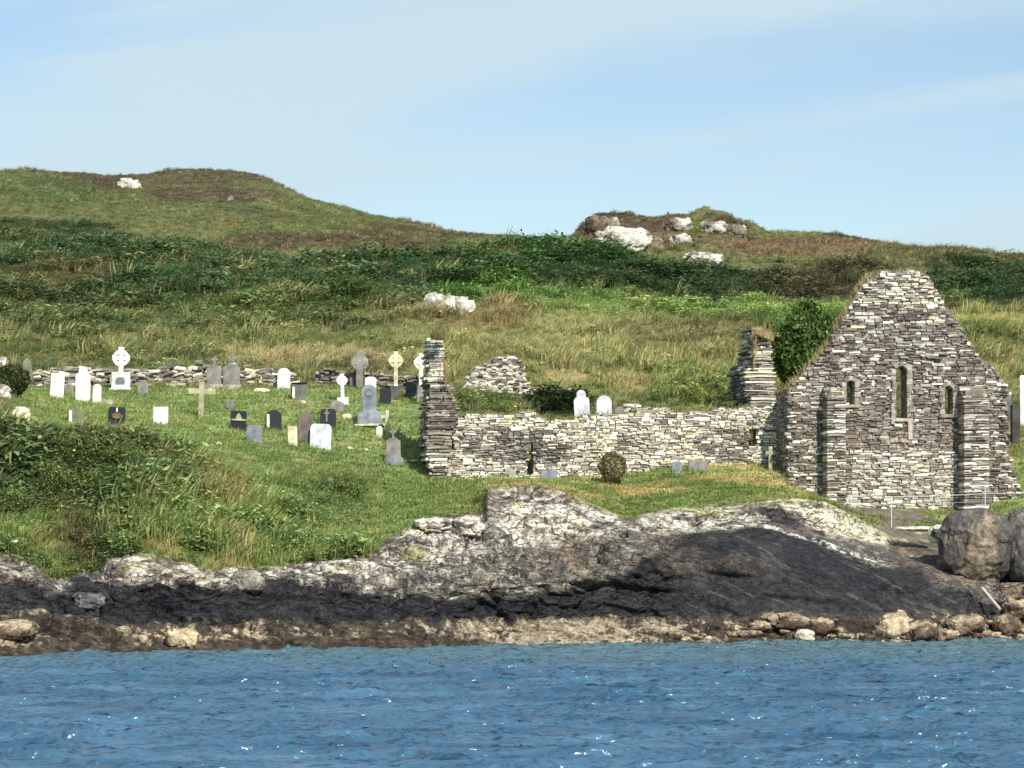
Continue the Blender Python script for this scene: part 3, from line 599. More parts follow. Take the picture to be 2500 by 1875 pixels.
# ------------------------------------------------------------------ stone walls
def stone_mesh(seed):
    r = random.Random(seed); u = lambda a,b: r.uniform(a,b); ring = []
    for x, z in ((.5,.30),(.44,.5),(-.44,.5),(-.5,.30),(-.5,-.34),(-.45,-.5),(.45,-.5),(.5,-.34)):
        ring.append((x*u(.9,1.03), z*u(.84,1.06)))
    V = [(x*.95,-.5+r.uniform(-.03,.03),z*.9) for x,z in ring] + [(x,-.42,z) for x,z in ring] + [(x,.5,z) for x,z in ring] + [(r.uniform(-.15,.15),-.5-r.uniform(0,.1),r.uniform(-.1,.1))]
    F = []
    for k in range(8):
        q = (k+1)%8; F += [(24,k,q),(k,8+k,8+q),(k,8+q,q),(8+k,16+k,16+q),(8+k,16+q,8+q)]
    F += [(16,16+k+1,16+k) for k in range(1,7)]
    F = [f[::-1] for f in F]
    return np.array(V), np.array(F)
SV = [stone_mesh(900+i) for i in range(12)]
SM = [mesh_np('stone', v, f, False, M_stone, np.ones((len(v),3))) for v, f in SV]
PAL = {'w': S(236,231,214), 'c': S(222,216,180), 'g': S(140,134,124), 'd': S(96,89,84), 'k': S(62,57,56), 'b': S(122,106,92), 'l': S(172,164,150), 'p': S(190,170,158)}
def pick(mix):
    t = random.random()*sum(mix.values())
    for k, v in mix.items():
        t -= v
        if t <= 0: return (PAL[k]*.78+PAL['g']*.22)*math.exp(random.gauss(0,.2))
    return PAL[k]
def put_stones(root, stones, name='stone'):
    """stones: list of (cx, cy, cz, w, d, h, rz, roll, colour). The 300 with the largest faces are objects, the rest one joined part."""
    stones = sorted(stones, key=lambda s: -s[3]*s[5])
    for s in stones[:300]:
        o = bpy.data.objects.new(name, random.choice(SM)); C.objects.link(o); o.parent = root
        o.location = s[0:3]; o.scale = (s[3],s[4],s[5]); o.rotation_euler = (random.uniform(-.07,.07),s[7],s[6]); o.color = (*[float(x) for x in s[8]],1)
    rest = stones[300:]
    if rest:
        VV, FF, CC, k = [], [], [], 0
        for s in rest:
            v, f = random.choice(SV); M = Matrix.Translation(s[0:3]) @ Matrix.Rotation(s[6],4,'Z') @ Matrix.Rotation(s[7],4,'Y') @ Matrix.Diagonal((s[3],s[4],s[5],1))
            A_ = np.array(M); VV.append(v@A_[:3,:3].T+A_[:3,3]); FF.append(f+k); k += len(v); CC.append(np.tile(s[8],(len(v),1)))
        me = mesh_np('small_stones', np.concatenate(VV), np.concatenate(FF), False, M_stone, np.concatenate(CC))
        o = link('small_stones', me, root); o['kind'] = 'stuff'
def core_mesh(L_, H_, inside, thick, cell=.11, off=.05, mat=None, colf=None):
    nu, nz = int(L_/cell)+2, int(H_/cell)+2; ins = np.zeros((nz+2,nu+2),bool)
    for j in range(nz):
        for i in range(nu):
            ins[j+1,i+1] = inside((i+.5)*cell, (j+.5)*cell)
    V, F, idx = [], [], {}
    def vv(i,j,s):
        if (i,j,s) not in idx:
            idx[(i,j,s)] = len(V); V.append(((i-1)*cell, off if s==0 else thick-off, (j-1)*cell))
        return idx[(i,j,s)]
    for j in range(1,nz+1):
        for i in range(1,nu+1):
            if not ins[j,i]: continue
            F.append((vv(i,j,0),vv(i+1,j,0),vv(i+1,j+1,0),vv(i,j+1,0))); F.append((vv(i,j,1),vv(i,j+1,1),vv(i+1,j+1,1),vv(i+1,j,1)))
            if not ins[j,i-1]: F.append((vv(i,j,0),vv(i,j+1,0),vv(i,j+1,1),vv(i,j,1)))
            if not ins[j,i+1]: F.append((vv(i+1,j,0),vv(i+1,j,1),vv(i+1,j+1,1),vv(i+1,j+1,0)))
            if not ins[j-1,i]: F.append((vv(i,j,0),vv(i,j,1),vv(i+1,j,1),vv(i+1,j,0)))
            if not ins[j+1,i]: F.append((vv(i,j+1,0),vv(i+1,j+1,0),vv(i+1,j+1,1),vv(i,j+1,1)))
    return mesh_np('rubble_core', V, F, False, M_stone, np.tile(S(124,114,102),(len(V),1)))
def lay(L_, H_, inside, mixf, hr=(.09,.19), wr=(.22,.75), depth=.3, thick=None, proud=.0, back=False, y0=0, u0=0, endthick=None):
    """courses of rubble; local frame: x along the wall, y into the wall (front face at y=0), z up"""
    out = []; z = -.15; row = 0
    while z < H_:
        h = random.uniform(*hr); u = u0-random.uniform(0,.4)
        while u < L_:
            w_ = min(random.uniform(*wr)*random.choice((.7,1,1,1.25)), 1.1); cu, cz = u+w_/2, z+h/2+.055*math.sin(u*1.3+z*.8)+.03*math.sin(u*3.1+z*2.2+1)
            if inside(cu, cz) and (inside(cu-w_*.38, cz) and inside(cu+w_*.38, cz)):
                hh_ = h*random.uniform(.86,1.06); pr = random.uniform(0,.07)+proud
                first = endthick and (not inside(cu-w_*.75,cz) or not inside(cu+w_*.75,cz)) 
                dd = (endthick-.02 if first else (thick if thick else depth)) + pr
                out.append((cu, y0-pr+dd/2, cz, w_*.97, dd, hh_, random.uniform(-.05,.05), random.gauss(0,.03), pick(mixf(cu,cz))))
                if random.random() < .16:
                    s = out.pop(); hb = s[5]/2
                    for q_ in (-1,1): out.append((s[0]+random.uniform(-.03,.03),s[1]+random.uniform(-.02,.02),s[2]+q_*hb*.5,s[3]*random.uniform(.85,1),s[4],hb*.94,s[6],s[7],pick(mixf(cu,cz))))
                elif random.random() < .10:
                    s = out[-1]; out[-1] = (s[0],s[1],s[2],s[3]*.75,s[4],s[5]*1.35,s[6],s[7],s[8])
            elif inside(cu, cz):
                ws = w_*.5
                out.append((cu, y0+depth/2-.01, cz, ws, depth+.02, h*.9, 0, random.uniform(-.08,.08), pick(mixf(cu,cz))))
            u += w_
        z += h*.98; row += 1
    return out
def poly_inside(poly):
    a = np.array(poly)
    def f(x, z):
        c = False; n = len(a); j = n-1
        for i in range(n):
            xi, zi, xj, zj = a[i,0], a[i,1], a[j,0], a[j,1]
            if (zi > z) != (zj > z) and x < (xj-xi)*(z-zi)/(zj-zi)+xi: c = not c
            j = i
        return c
    return f
def wall_frame(pxL, pyL, YL, yaw):
    """origin at the seen point; returns origin and a function picture (px,py) -> (u,z) on the wall plane"""
    O = P(pxL, pyL, YL); r_ = Vector((math.cos(yaw), math.sin(yaw), 0)); nrm_ = Vector((math.sin(yaw), -math.cos(yaw), 0))
    def uz(px, py):
        d_ = ray(px,py); t = (O-CAM).dot(nrm_)/d_.dot(nrm_); q = CAM+d_*t - O
        return (q.dot(r_), q.z)
    return O, uz
YAW = math.radians(9)
def jag(f, a=.10, s=1):                                 # ragged edge
    return lambda u, z: f(u + a*math.sin(z*9.1+s)*.7 + a*.5*math.sin(z*23+s), z + a*math.sin(u*5.3+s) + a*.6*math.sin(u*13.7+2*s))

# ---- three-light gable
O, uz = wall_frame(1928, 1262, 137.2, YAW)
gout = [uz(*q) for q in [(1926,1262),(1924,950),(1962,912),(2003,868),(2030,838),(2052,790),(2078,745),(2100,705),(2125,674),(2160,664),(2200,660),(2262,666),(2282,700),(2305,738),(2345,795),(2372,838),(2398,880),(2432,905),(2462,942),(2463,1100),(2476,1150),(2492,1185),(2494,1262)]]
gp = poly_inside(gout)
def rect(q0,q1):
    a, b_ = uz(*q0), uz(*q1); return (min(a[0],b_[0]),max(a[0],b_[0]),min(a[1],b_[1]),max(a[1],b_[1]))
holes = [rect((2066,933),(2086,988)), rect((2187,898),(2214,1022)), rect((2306,946),(2326,1012))]
def lancet(h, u, z, grow=0):
    u0,u1,z0,z1 = h; u0 -= grow; u1 += grow; z1 += grow; wd = (u1-u0)/2; cu = (u0+u1)/2
    if z < z0 or z > z1: return False
    lim = wd if z < z1-wd*1.2 else wd*max(0,1-((z-(z1-wd*1.2))/(wd*1.2))**2)**.5
    return abs(u-cu) < lim
surr = [(holes[0],.0),(holes[1],.0),(holes[2],.0)]
smallh = [rect((2040,865),(2058,878)), rect((2192,785),(2212,800)), rect((2300,868),(2326,882)), rect((2244,714),(2258,724)), rect((2312,792),(2326,802))]
gj = jag(gp,.05)
def g_in(u,z):
    if not gj(u,z): return False
    if any(lancet(h,u,z) for h in holes): return False
    return True
def g_st(u,z):
    if not g_in(u,z): return False
    if any(lancet(h,u,z,.20) for h in holes): return False
    return not any(h[0]<u<h[1] and h[2]<z<h[3] for h in smallh)
uA = uz(2074,1000)[0]; uB = uz(2340,1000)[0]; zT = uz(2200,948)[1]; zM = uz(2200,1098)[1]; zL = uz(2200,1125)[1]; uP = uz(2215,1000)[0]; zTop = uz(2200,745)[1]
def gmix(u,z):
    if z > zTop: return {'w':6,'c':3,'g':4,'d':2,'b':2}
    if uA < u < uB and zM < z < zT: return {'b':6,'g':5,'d':4,'l':1.5,'w':.7}
    if uA < u < uB and z <= zM:
        if z < zL and u > uP: return {'l':8,'g':3,'c':3,'w':3}
        return {'w':5.5,'g':3,'l':4,'d':1.6}
    if u < uA and z < zT: return {'g':3,'d':4,'b':2,'w':3,'l':1.5}
    return {'d':6,'g':5,'k':1.6,'w':3,'l':2,'b':3.4,'c':.6}
gab = empty('church_gable', O, YAW)
tag(gab, 'tall ruined stone gable of the church with three narrow lancet windows, above the boulder shore', 'church gable')
Hg = max(q[1] for q in gout); Lg = max(q[0] for q in gout)
link('rubble_core', core_mesh(Lg, Hg, lambda u,z: g_in(u,z) , .85, .09), gab)
put_stones(gab, lay(Lg, Hg, g_st, gmix, (.05,.15), (.11,.6), .22, endthick=.85))
# window surrounds: dressed jambs, head and sill
def block(name, w_, d_, h_, loc, col, parent, bev=.015, rz=0, ry=0, mat=None):
    bm = bmesh.new(); bmesh.ops.create_cube(bm, size=1); bmesh.ops.scale(bm, vec=(w_,d_,h_), verts=bm.verts)
    for v in bm.verts: v.co += Vector([random.uniform(-1,1)*min(.02,.06*min(w_,h_)) for _ in range(3)])
    bmesh.ops.bevel(bm, geom=bm.edges[:], offset=bev, segments=1, affect='EDGES')
    me = bpy.data.meshes.new(name); bm.to_mesh(me); bm.free(); me.materials.append(mat or M_stone); setcol(me, np.ones((len(me.vertices),3)))
    o = link(name, me, parent, loc); o.rotation_euler = (0,ry,rz); o.color = (*[float(x) for x in col],1); return o
for h in holes:
    win = empty('lancet_window', (0,0,0)); win.parent = gab
    u0,u1,z0,z1 = h; wd = (u1-u0)/2; cu = (u0+u1)/2
    for sgn in (-1,1):
        z = z0
        while z < z1-wd*.9:
            hb = random.uniform(.18,.36); wb = random.choice((.17,.26,.22)); col = pick({'l':4,'g':4,'b':2})
            block('jamb_stone', wb, .5, hb*.96, (cu+sgn*(wd+wb/2), .18, z+hb/2), col, win); z += hb
    for k in range(5):
        a = math.radians(10+40*k); rr_ = wd+.11
        block('arch_stone', .2, .5, .19, (cu+math.cos(a)*rr_, .17, z1-wd*.9+math.sin(a)*rr_*1.1), pick({'l':4,'g':3,'b':2}), win, ry=-(a-math.pi/2))
    block('sill', (u1-u0)+.45, .55, .13, (cu, .15, z0-.07), pick({'l':1}), win)
# lower blind panel under the middle light
pan = rect((2214,1022),(2228,1074)); block('pilaster', .2, .3, pan[3]-pan[2], ((pan[0]+pan[1])/2, .03, (pan[2]+pan[3])/2), PAL['p'], gab)
pan = rect((2172,985),(2186,1036)); block('pilaster', .16, .3, pan[3]-pan[2], ((pan[0]+pan[1])/2, .03, (pan[2]+pan[3])/2), PAL['l'], gab)
pan = rect((2172,1072),(2226,1082)); block('string_stone', pan[1]-pan[0], .26, .14, ((pan[0]+pan[1])/2, .06, (pan[2]+pan[3])/2), PAL['b'], gab)
# buttresses
def buttress(pa, pb, label, proj, mix, sl=.5):
    a, b_ = uz(*pa), uz(*pb); u0, z1 = a; u1, z0 = b_; z0 = -.6; Lb, Hb = u1-u0, z1
    e = empty('buttress', O + Vector((math.cos(YAW),math.sin(YAW),0))*u0 - Vector((math.sin(YAW),-math.cos(YAW),0))*(-proj), YAW); tag(e, label, 'buttress', 'buttresses of the gable')
    ins = lambda u,z: -.05<u<Lb+.05 and z0<z<Hb
    st = []; z = -.3
    while z < Hb:
        h = random.uniform(.06,.14); back = 0 if z < Hb-sl else (z-(Hb-sl))/sl*proj*.8; u = 0
        cuts = [0]+sorted(random.uniform(.25,.75)*Lb for _ in range(random.choice((0,1,1,2))))+[Lb]
        for c0,c1 in zip(cuts[:-1],cuts[1:]):
            if c1-c0 < .1: continue
            dd = proj-back+.02; st.append(((c0+c1)/2+random.uniform(-.008,.008), back+dd/2-random.uniform(0,.012), z+h/2, (c1-c0)*1.03, dd, h*1.03, 0, random.uniform(-.02,.02), pick(mix)))
        z += h*.98
    put_stones(e, st)
    o = link('rubble_core', core_mesh(Lb-.08, Hb-sl*.6, lambda u,z: .08<u<Lb-.1, proj, .1, .08), e)
    return e
buttress((2006,948),(2054,1240), 'narrow stone buttress on the left part of the gable, beside the smallest lancet window', .85, {'l':3,'w':4,'g':5,'d':4,'c':1,'b':2})
buttress((2338,948),(2402,1250), 'narrow stone buttress on the right part of the gable, ending behind the big round boulder', .85, {'l':2,'w':4,'g':5,'d':4,'b':2})
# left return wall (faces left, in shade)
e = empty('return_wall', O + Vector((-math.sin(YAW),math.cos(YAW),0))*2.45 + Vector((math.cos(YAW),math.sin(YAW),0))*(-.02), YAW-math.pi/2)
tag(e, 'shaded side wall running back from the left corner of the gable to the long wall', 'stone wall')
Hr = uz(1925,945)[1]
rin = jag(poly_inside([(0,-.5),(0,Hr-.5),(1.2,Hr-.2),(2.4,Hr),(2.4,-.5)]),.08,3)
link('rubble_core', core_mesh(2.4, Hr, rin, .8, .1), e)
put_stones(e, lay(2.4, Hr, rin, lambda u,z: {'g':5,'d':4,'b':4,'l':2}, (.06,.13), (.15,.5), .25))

# ---- long nave wall
O2, uz2 = wall_frame(1062, 1185, 137.3, math.radians(8))
lout = [uz2(*q) for q in [(1062,1195),(1064,1110),(1108,1098),(1104,1050),(1108,1018),(1150,1012),(1200,1008),(1240,1016),(1275,1004),(1310,1010),(1345,1030),(1400,1024),(1440,1010),(1500,1014),(1560,1008),(1640,1006),(1700,1004),(1760,998),(1850,992),(1925,990),(1925,1195)]]
lp = jag(poly_inside(lout),.045,2)
lholes = [(*uz2(1289,1160),*uz2(1303,1082)), (*uz2(1828,1092),*uz2(1848,1046))]
def l_in(u,z): return lp(u,z) and not any(h[0]<u<h[2] and h[1]<z<h[3] for h in lholes)
zd = uz2(1250,1045)[1]
def lmix(u,z):
    px_ = 1062+(u/lout[-1][0])*863
    py_ = 1185-(z*FPX/138)
    n = float(fbm(np.array([[u*.7,z*1.3,3.]]),3,501)[0])*35
    if ((px_+n-1225)/95)**2+((py_-1085)/42)**2 < 1 or ((px_+n-1330)/80)**2+((py_-1105)/26)**2 < 1: return {'d':5,'g':4,'k':1,'w':2,'b':1.5}
    if ((px_+n-1790)/80)**2+((py_-1085)/42)**2 < 1: return {'g':4,'d':3,'l':2,'w':3,'b':2}
    return {'w':9,'c':5.5,'l':3,'g':2.5,'d':1.5,'p':1.2}
nave = empty('nave_wall', O2, math.radians(8)); tag(nave, 'long low pale rubble wall of the ruined church with two small dark slit openings', 'stone wall')
Hn = max(q[1] for q in lout); Ln = lout[-1][0]
link('rubble_core', core_mesh(Ln, Hn, l_in, .8, .09), nave)
put_stones(nave, lay(Ln, Hn, l_in, lmix, (.05,.145), (.11,.5), .24, endthick=.8))

# ---- broken end walls, seen end-on
def end_wall(name, label, px0, px1, pybase, Y, prof, length, yaw, mixf, front):
    O_, uz_ = wall_frame(px0, pybase, Y, yaw); W_ = uz_(px1,pybase)[0]
    e = empty(name, O_, yaw); tag(e, label, 'stone wall'); st = []; z = -.3
    H_ = uz_(px0, prof[0][0])[1]
    while z < H_:
        h = random.uniform(.07,.15); pyr = pybase - z*FPX/Y
        xl = I(pyr, [(p_[0],p_[1]) for p_ in prof]); xr = I(pyr, [(p_[0],p_[2]) for p_ in prof]); y_b = I(pyr, [(p_[0],p_[3]) for p_ in prof])
        a0, a1 = uz_(xl,pyr)[0], uz_(xr,pyr)[0]; a0 += random.uniform(-.10,.09); a1 += random.uniform(-.11,.08)
        v = y_b
        first = True
        while v < length:
            dl = random.uniform(.35,.8); cuts = [a0]+sorted(random.uniform(a0,a1) for _ in range(random.choice((0,1,1,2))))+[a1]
            for c0,c1 in zip(cuts[:-1],cuts[1:]):
                if c1-c0 < .12: c0 -= .08
                st.append(((c0+c1)/2, v+dl/2+random.uniform(-.04,.04), z+h/2, (c1-c0)*.99, dl*1.02, h*.95, random.uniform(-.03,.03), random.uniform(-.03,.03), pick(mixf((c0+c1)/2/W_, pyr))))
            v += dl; first = False
        z += h*.97
    put_stones(e, st); return e, O_, uz_
wg, wgO, wguz = end_wall('west_gable', 'tall narrow broken stub of the west gable at the left end of the long wall', 1042, 1104, 1160, 137.0,
    [(822,1052,1088,1.1),(925,1050,1092,1.0),(945,1048,1106,.6),(1000,1046,1122,.3),(1060,1040,1112,.1),(1100,1036,1100,.0),(1160,1052,1090,.0)][::1], 2.8, math.radians(7),
    lambda t, py: ({'w':5,'c':3,'g':3,'l':2,'b':1} if py < 930 else {'d':5,'b':4,'g':3,'k':1,'w':.8} if py < 1110 else {'w':4,'g':3,'b':2}), True)
eg, egO, eguz = end_wall('cross_wall_stub', 'broken upright stub of masonry rising behind the right end of the long wall', 1838, 1898, 1010, 143.0,
    [(800,1858,1872,.9),(815,1852,1888,.7),(850,1848,1893,.5),(885,1838,1894,.35),(910,1822,1896,.25),(950,1818,1898,.1),(985,1832,1899,.1),(1010,1835,1900,.0)], 2.4, math.radians(12),
    lambda t, py: ({'c':3,'b':4,'w':2,'l':2,'g':1} if py < 860 else {'k':6,'d':3,'g':1} if t < .22 else {'w':5,'c':3,'l':2,'g':3,'d':1}), True)  # stones at the left picked dark, painting in the stub's shaded side

# ---- collapsed rubble heap beside the west gable
def heap(name, label, cat, outline, n, mix, size=(.18,.5), thick=.5, parentless=True, group=None, lean=.25):
    """loose stones stacked on the ground inside a picture outline: each stone rests on the ground below its place"""
    cx = sum(q[0] for q in outline)/len(outline); by = max(q[1] for q in outline)
    base = hit(cx, by-1); e = empty(name, base); tag(e, label, cat, group)
    f = poly_inside([(q[0],-q[1]) for q in outline]); xs_ = [q[0] for q in outline]; ys_ = [q[1] for q in outline]; st = []; tr = 0
    nrm_ = Vector((0,-1,0))
    while len(st) < n and tr < n*30:
        tr += 1; px, py = random.uniform(min(xs_),max(xs_)), random.uniform(min(ys_),max(ys_))
        if not f(px,-py): continue
        t = (by-py)/(by-min(ys_)+1e-6); Y = base.y + thick*t*1.6
        q = P(px,py,Y) - base; w_ = random.uniform(*size); h = w_*random.uniform(.22,.5)
        st.append((q.x,q.y,q.z,w_,random.uniform(.3,.6),h,random.uniform(-.4,.4),random.uniform(-lean,lean),pick(mix)))
    put_stones(e, st); return e, base
heap('collapsed_wall', 'heap of pale fallen stones just behind the west gable stub', 'rubble heap',
     [(1128,965),(1140,925),(1165,900),(1195,885),(1205,872),(1255,872),(1280,900),(1275,925),(1300,950),(1330,962),(1280,965),(1200,955)], 430, {'w':4,'l':3,'g':3,'d':3,'c':1,'b':3}, (.14,.42))
heap('rubble_spill', 'thin low line of rubble trailing from the heap towards the two white headstones', 'rubble heap',
     [(1290,955),(1330,950),(1345,958),(1395,948),(1412,975),(1360,980),(1310,966)], 75, {'w':4,'l':3,'g':3,'c':2,'b':2}, (.15,.4))
heap('rubble_edge', 'rough row of stones right of the rounded white headstone behind the long wall', 'rubble heap',
     [(1522,992),(1545,985),(1570,995),(1640,1000),(1640,1012),(1525,1012)], 70, {'w':4,'l':3,'c':2,'g':2}, (.15,.4))

# ---- dry stone boundary wall behind the graves
def boundary(px0, px1, ytop, ybot, label, n, mix):
    b0 = hit(px0, ybot(px0)); b1 = hit(px1, ybot(px1)); e = empty('boundary_wall', hit((px0+px1)/2, ybot((px0+px1)/2))); tag(e, label, 'dry stone wall'); st = []
    for px in np.arange(px0, px1, 1.0):
        pass
    r_ = 0; base = e.location.copy(); rows = 6
    px = px0
    for k in range(rows+2):
        px = px0 + random.uniform(0,8)
        while px < px1:
            w_ = random.uniform(.28,.62); g = groundY(px, b0.y+(b1.y-b0.y)*(px-px0)/(px1-px0))
            hgt = (ybot(px)-ytop(px))*g.y/FPX*random.uniform(.9,1.1); h = hgt/rows*random.uniform(.9,1.5); z = g.z + k*hgt/rows - .05
            if k*hgt/rows < hgt*random.uniform(.85,1.15):
                q = Vector((g.x, g.y+random.uniform(-.08,.08), z+h/2))-base
                st.append((q.x,q.y,q.z,w_,random.uniform(.5,.7),h,random.uniform(-.3,.3),random.uniform(-.25,.25),pick(mix)))
            px += w_*FPX/g.y*.9
    put_stones(e, st)
boundary(88, 480, lambda p: I(p,[(80,912),(180,898),(260,905),(330,905),(420,902),(480,895)]), lambda p: I(p,[(80,945),(480,942)]), 'low lichened dry stone wall behind the white headstones, left stretch', 200, {'w':3,'c':1,'l':3,'g':4,'d':4,'b':4})
boundary(480, 720, lambda p: I(p,[(480,893),(560,898),(640,900),(720,918)]), lambda p: I(p,[(480,942),(720,944)]), 'low lichened dry stone wall behind the grey cross-topped headstones', 120, {'w':4,'c':3,'l':3,'g':3,'d':2,'b':3})
boundary(770, 1035, lambda p: I(p,[(770,905),(1035,915)]), lambda p: I(p,[(770,940),(1035,942)]), 'dark overgrown low dry stone wall behind the tall crosses', 90, {'d':4,'k':3,'b':3,'g':2,'l':.5})

# ------------------------------------------------------------------ gravestones
def extrude(name, pts, th, col, parent, mat=None, loc=(0,0,0), bev=.015):
    bm = bmesh.new(); vs = [bm.verts.new((x,-th/2,z)) for x,z in pts]; f = bm.faces.new(vs)
    r_ = bmesh.ops.extrude_face_region(bm, geom=[f]); 
    for v in [g for g in r_['geom'] if isinstance(g,bmesh.types.BMVert)]: v.co.y += th
    bmesh.ops.recalc_face_normals(bm, faces=bm.faces)
    if bev: bmesh.ops.bevel(bm, geom=[e_ for e_ in bm.edges if abs(e_.verts[0].co.y-e_.verts[1].co.y)<1e-6], offset=bev, segments=1, affect='EDGES', clamp_overlap=True)
    me = bpy.data.meshes.new(name); bm.to_mesh(me); bm.free(); me.materials.append(mat or M_grave); setcol(me, np.ones((len(me.vertices),3)))
    o = link(name, me, parent, loc); o.color = (*[float(x) for x in col],1); return o
def sh_rect(w_,h): return [(-w_/2,0),(w_/2,0),(w_/2,h*.985),(w_*.46,h),(-w_*.46,h),(-w_/2,h*.985)]
def sh_round(w_,h,k=1.0,n=12):                                # rounded or low-arched head
    r_ = w_/2; hs = h-r_*k
    return [(-r_,0),(r_,0)]+[(r_*math.cos(a),hs+r_*k*math.sin(a)) for a in np.linspace(0,math.pi,n)]
def sh_shoulder(w_,h,rr=.22,n=6):
    r_ = w_*rr; out = [(-w_/2,0),(w_/2,0)]
    out += [(w_/2-r_+r_*math.cos(a), h-r_+r_*math.sin(a)-.0) for a in np.linspace(0,math.pi/2,n)]
    out += [(-w_/2+r_+r_*math.cos(a), h-r_+r_*math.sin(a)) for a in np.linspace(math.pi/2,math.pi,n)]
    return out
def sh_gothic(w_,h,n=8):
    hs = h-w_*.85; R_ = w_*1.05; cx = w_/2-R_
    out = [(-w_/2,0),(w_/2,0)]; amax = math.acos(-cx/R_)
    right = [(cx+R_*math.cos(a), hs+R_*math.sin(a)*(w_*.85)/(R_*math.sin(amax))) for a in np.linspace(0,amax,n)]
    return out+right+[(-x,z) for x,z in right[-2::-1]]
def sh_stepped(w_,h):                                        # shouldered head with a raised round top
    s = w_*.5; r_ = w_*.30; out = [(-s,0),(s,0),(s,h*.74),(s*.86,h*.80),(r_,h*.82)]
    out += [(r_*math.cos(a), h-r_+r_*math.sin(a)) for a in np.linspace(.1,math.pi-.1,9)]
    return out+[(-r_,h*.82),(-s*.86,h*.80),(-s,h*.74)]
def sh_latin(w_,h,t,arm=.70,flare=.0,a_th=None):
    s = t/2; q = (a_th or t)/2; ay = h*arm; f = flare
    return [(-s,0),(s,0),(s,ay-q),(w_/2,ay-q-f),(w_/2,ay+q+f),(s,ay+q),(s+f,h),(-s-f,h),(-s,ay+q),(-w_/2,ay+q+f),(-w_/2,ay-q-f),(-s,ay-q)]
def ring(name, R1, R2, th, col, parent, z, n=28):
    V, F = [], []
    for k in range(n):
        a = 2*math.pi*k/n
        for r_, y in ((R1,-th/2),(R2,-th/2),(R2,th/2),(R1,th/2)): V.append((r_*math.cos(a), y, z+r_*math.sin(a)))
    for k in range(n):
        q = (k+1)%n
        for m_ in range(4): F.append((4*k+m_, 4*k+(m_+1)%4, 4*q+(m_+1)%4, 4*q+m_))
    me = mesh_np(name, V, F, False, M_grave, np.ones((len(V),3))); o = link(name, me, parent); o.color = (*[float(x) for x in col],1); return o
WH, WB, CR, GR, GB, BRN, DG, LI = S(238,236,226), S(214,218,224), S(222,214,178), S(142,138,132), S(136,142,148), S(118,108,100), S(74,74,76), S(176,172,150)
def grave(kind, px, pb, wpx, hpx, col, label, name='headstone', cat='headstone', yaw=None, tilt=0, th=.11, base=None, black=False, group=None, wf=1, Y=None):
    if Y is None: g = hit(px, pb)
    else: g = groundY(px, Y)
    sc = g.y/FPX; w_, h = wpx*sc, hpx*sc
    if Y is not None: h = float(zrow(pb-hpx, g.y)) - g.z
    e = empty(name, g, math.radians(yaw if yaw is not None else random.uniform(-9,12)), math.radians(tilt+random.gauss(0,1.4)), math.radians(random.uniform(-3,3)))
    tag(e, label, cat, group); z = -.06; mt = M_granite if black else None
    if base: 
        bw, bh = base[0]*sc, base[1]*sc; block('plinth', bw, max(.28,th*2.2), bh+.06, (0,0,bh/2-.03), base[2], e, .02, mat=M_grave); z = bh
    hh_ = h-max(z,0)
    L_ = (0,0,z); hh2 = hh_ if base else h+.06
    if kind == 'rect': extrude('slab', sh_rect(w_,hh2), th, col, e, mt, L_)
    elif kind == 'round': extrude('slab', sh_round(w_,hh2,.9), th, col, e, mt, L_)
    elif kind == 'low': extrude('slab', sh_round(w_,hh2,.35), th, col, e, mt, L_)
    elif kind == 'shoulder': extrude('slab', sh_shoulder(w_,hh2), th, col, e, mt, L_)
    elif kind == 'gothic': extrude('slab', sh_gothic(w_,hh2), th, col, e, mt, L_)
    elif kind == 'stepped': extrude('slab', sh_stepped(w_,hh2), th, col, e, mt, L_)
    elif kind == 'latin': extrude('cross', sh_latin(w_,hh2,w_*.2*wf,.74,.015), th, col, e, None, L_)
    elif kind == 'celtic':
        R_ = w_*.47; t = w_*.24*wf; cz = z+hh2-R_*1.32
        extrude('cross', sh_latin(w_,hh2,t,(hh2-R_*1.32)/hh2,t*.14,t*.8), th, col, e, None, L_)
        ring('ring', R_*.58, R_, th*.8, col, e, cz)
    elif kind == 'finial':                                    # slab with gabled top and small ringed cross
        extrude('slab', [(-w_/2,0),(w_/2,0),(w_/2,hh2*.58),(w_*.2,hh2*.70),(-w_*.2,hh2*.70),(-w_/2,hh2*.58)], th, col, e, mt, L_)
        extrude('finial_cross', sh_latin(w_*.5,hh2*.34,w_*.14,.66,.01), th*.7, col, e, None, (0,0,z+hh2*.69)); ring('finial_ring', w_*.11, w_*.17, th*.5, col, e, z+hh2*.69+hh2*.34*.66)
    return e, g, sc
G = grave
G('gothic',66,942,24,68,LI*.55,'grey weathered upright stone with pointed top, standing left of all the white headstones', th=.2)
G('rect',138,972,33,61,WH,'plain bright white rectangular slab, leftmost of the white headstones',yaw=3)
G('low',168,958,24,20,GR,'low grey stone between the plain white slab and the tall white headstone',th=.14)
G('stepped',202,982,36,88,WH,'tallest white headstone, shouldered with a round head, left of the narrow one',yaw=8,tilt=1.5)
G('round',236,986,21,49,WH,'small narrow white headstone immediately right of the tallest white one',yaw=5)
G('rect',262,988,28,12,LI,'low pale kerb stone lying at the foot of the narrow white headstone',name='grave_kerb',cat='grave kerb',th=.3)
e,g,sc = G('celtic',294,953,43,106,WH,'bright white ringed Celtic cross on a square white pedestal',name='celtic_cross',cat='celtic cross',yaw=4,th=.16,base=(45,44,WH),wf=1.15)
block('step', 52*sc,.7,.10,(0,0,.03),WH*.9,e,.02,mat=M_grave); extrude('panel', sh_round(22*sc,16*sc,.5), .02, GB*.8, e, None, (0,-.25,16*sc), 0)
e,g,sc = G('round',348,967,26,38,GR,'small grey headstone with a white ball on its top, right of the Celtic cross',th=.12)
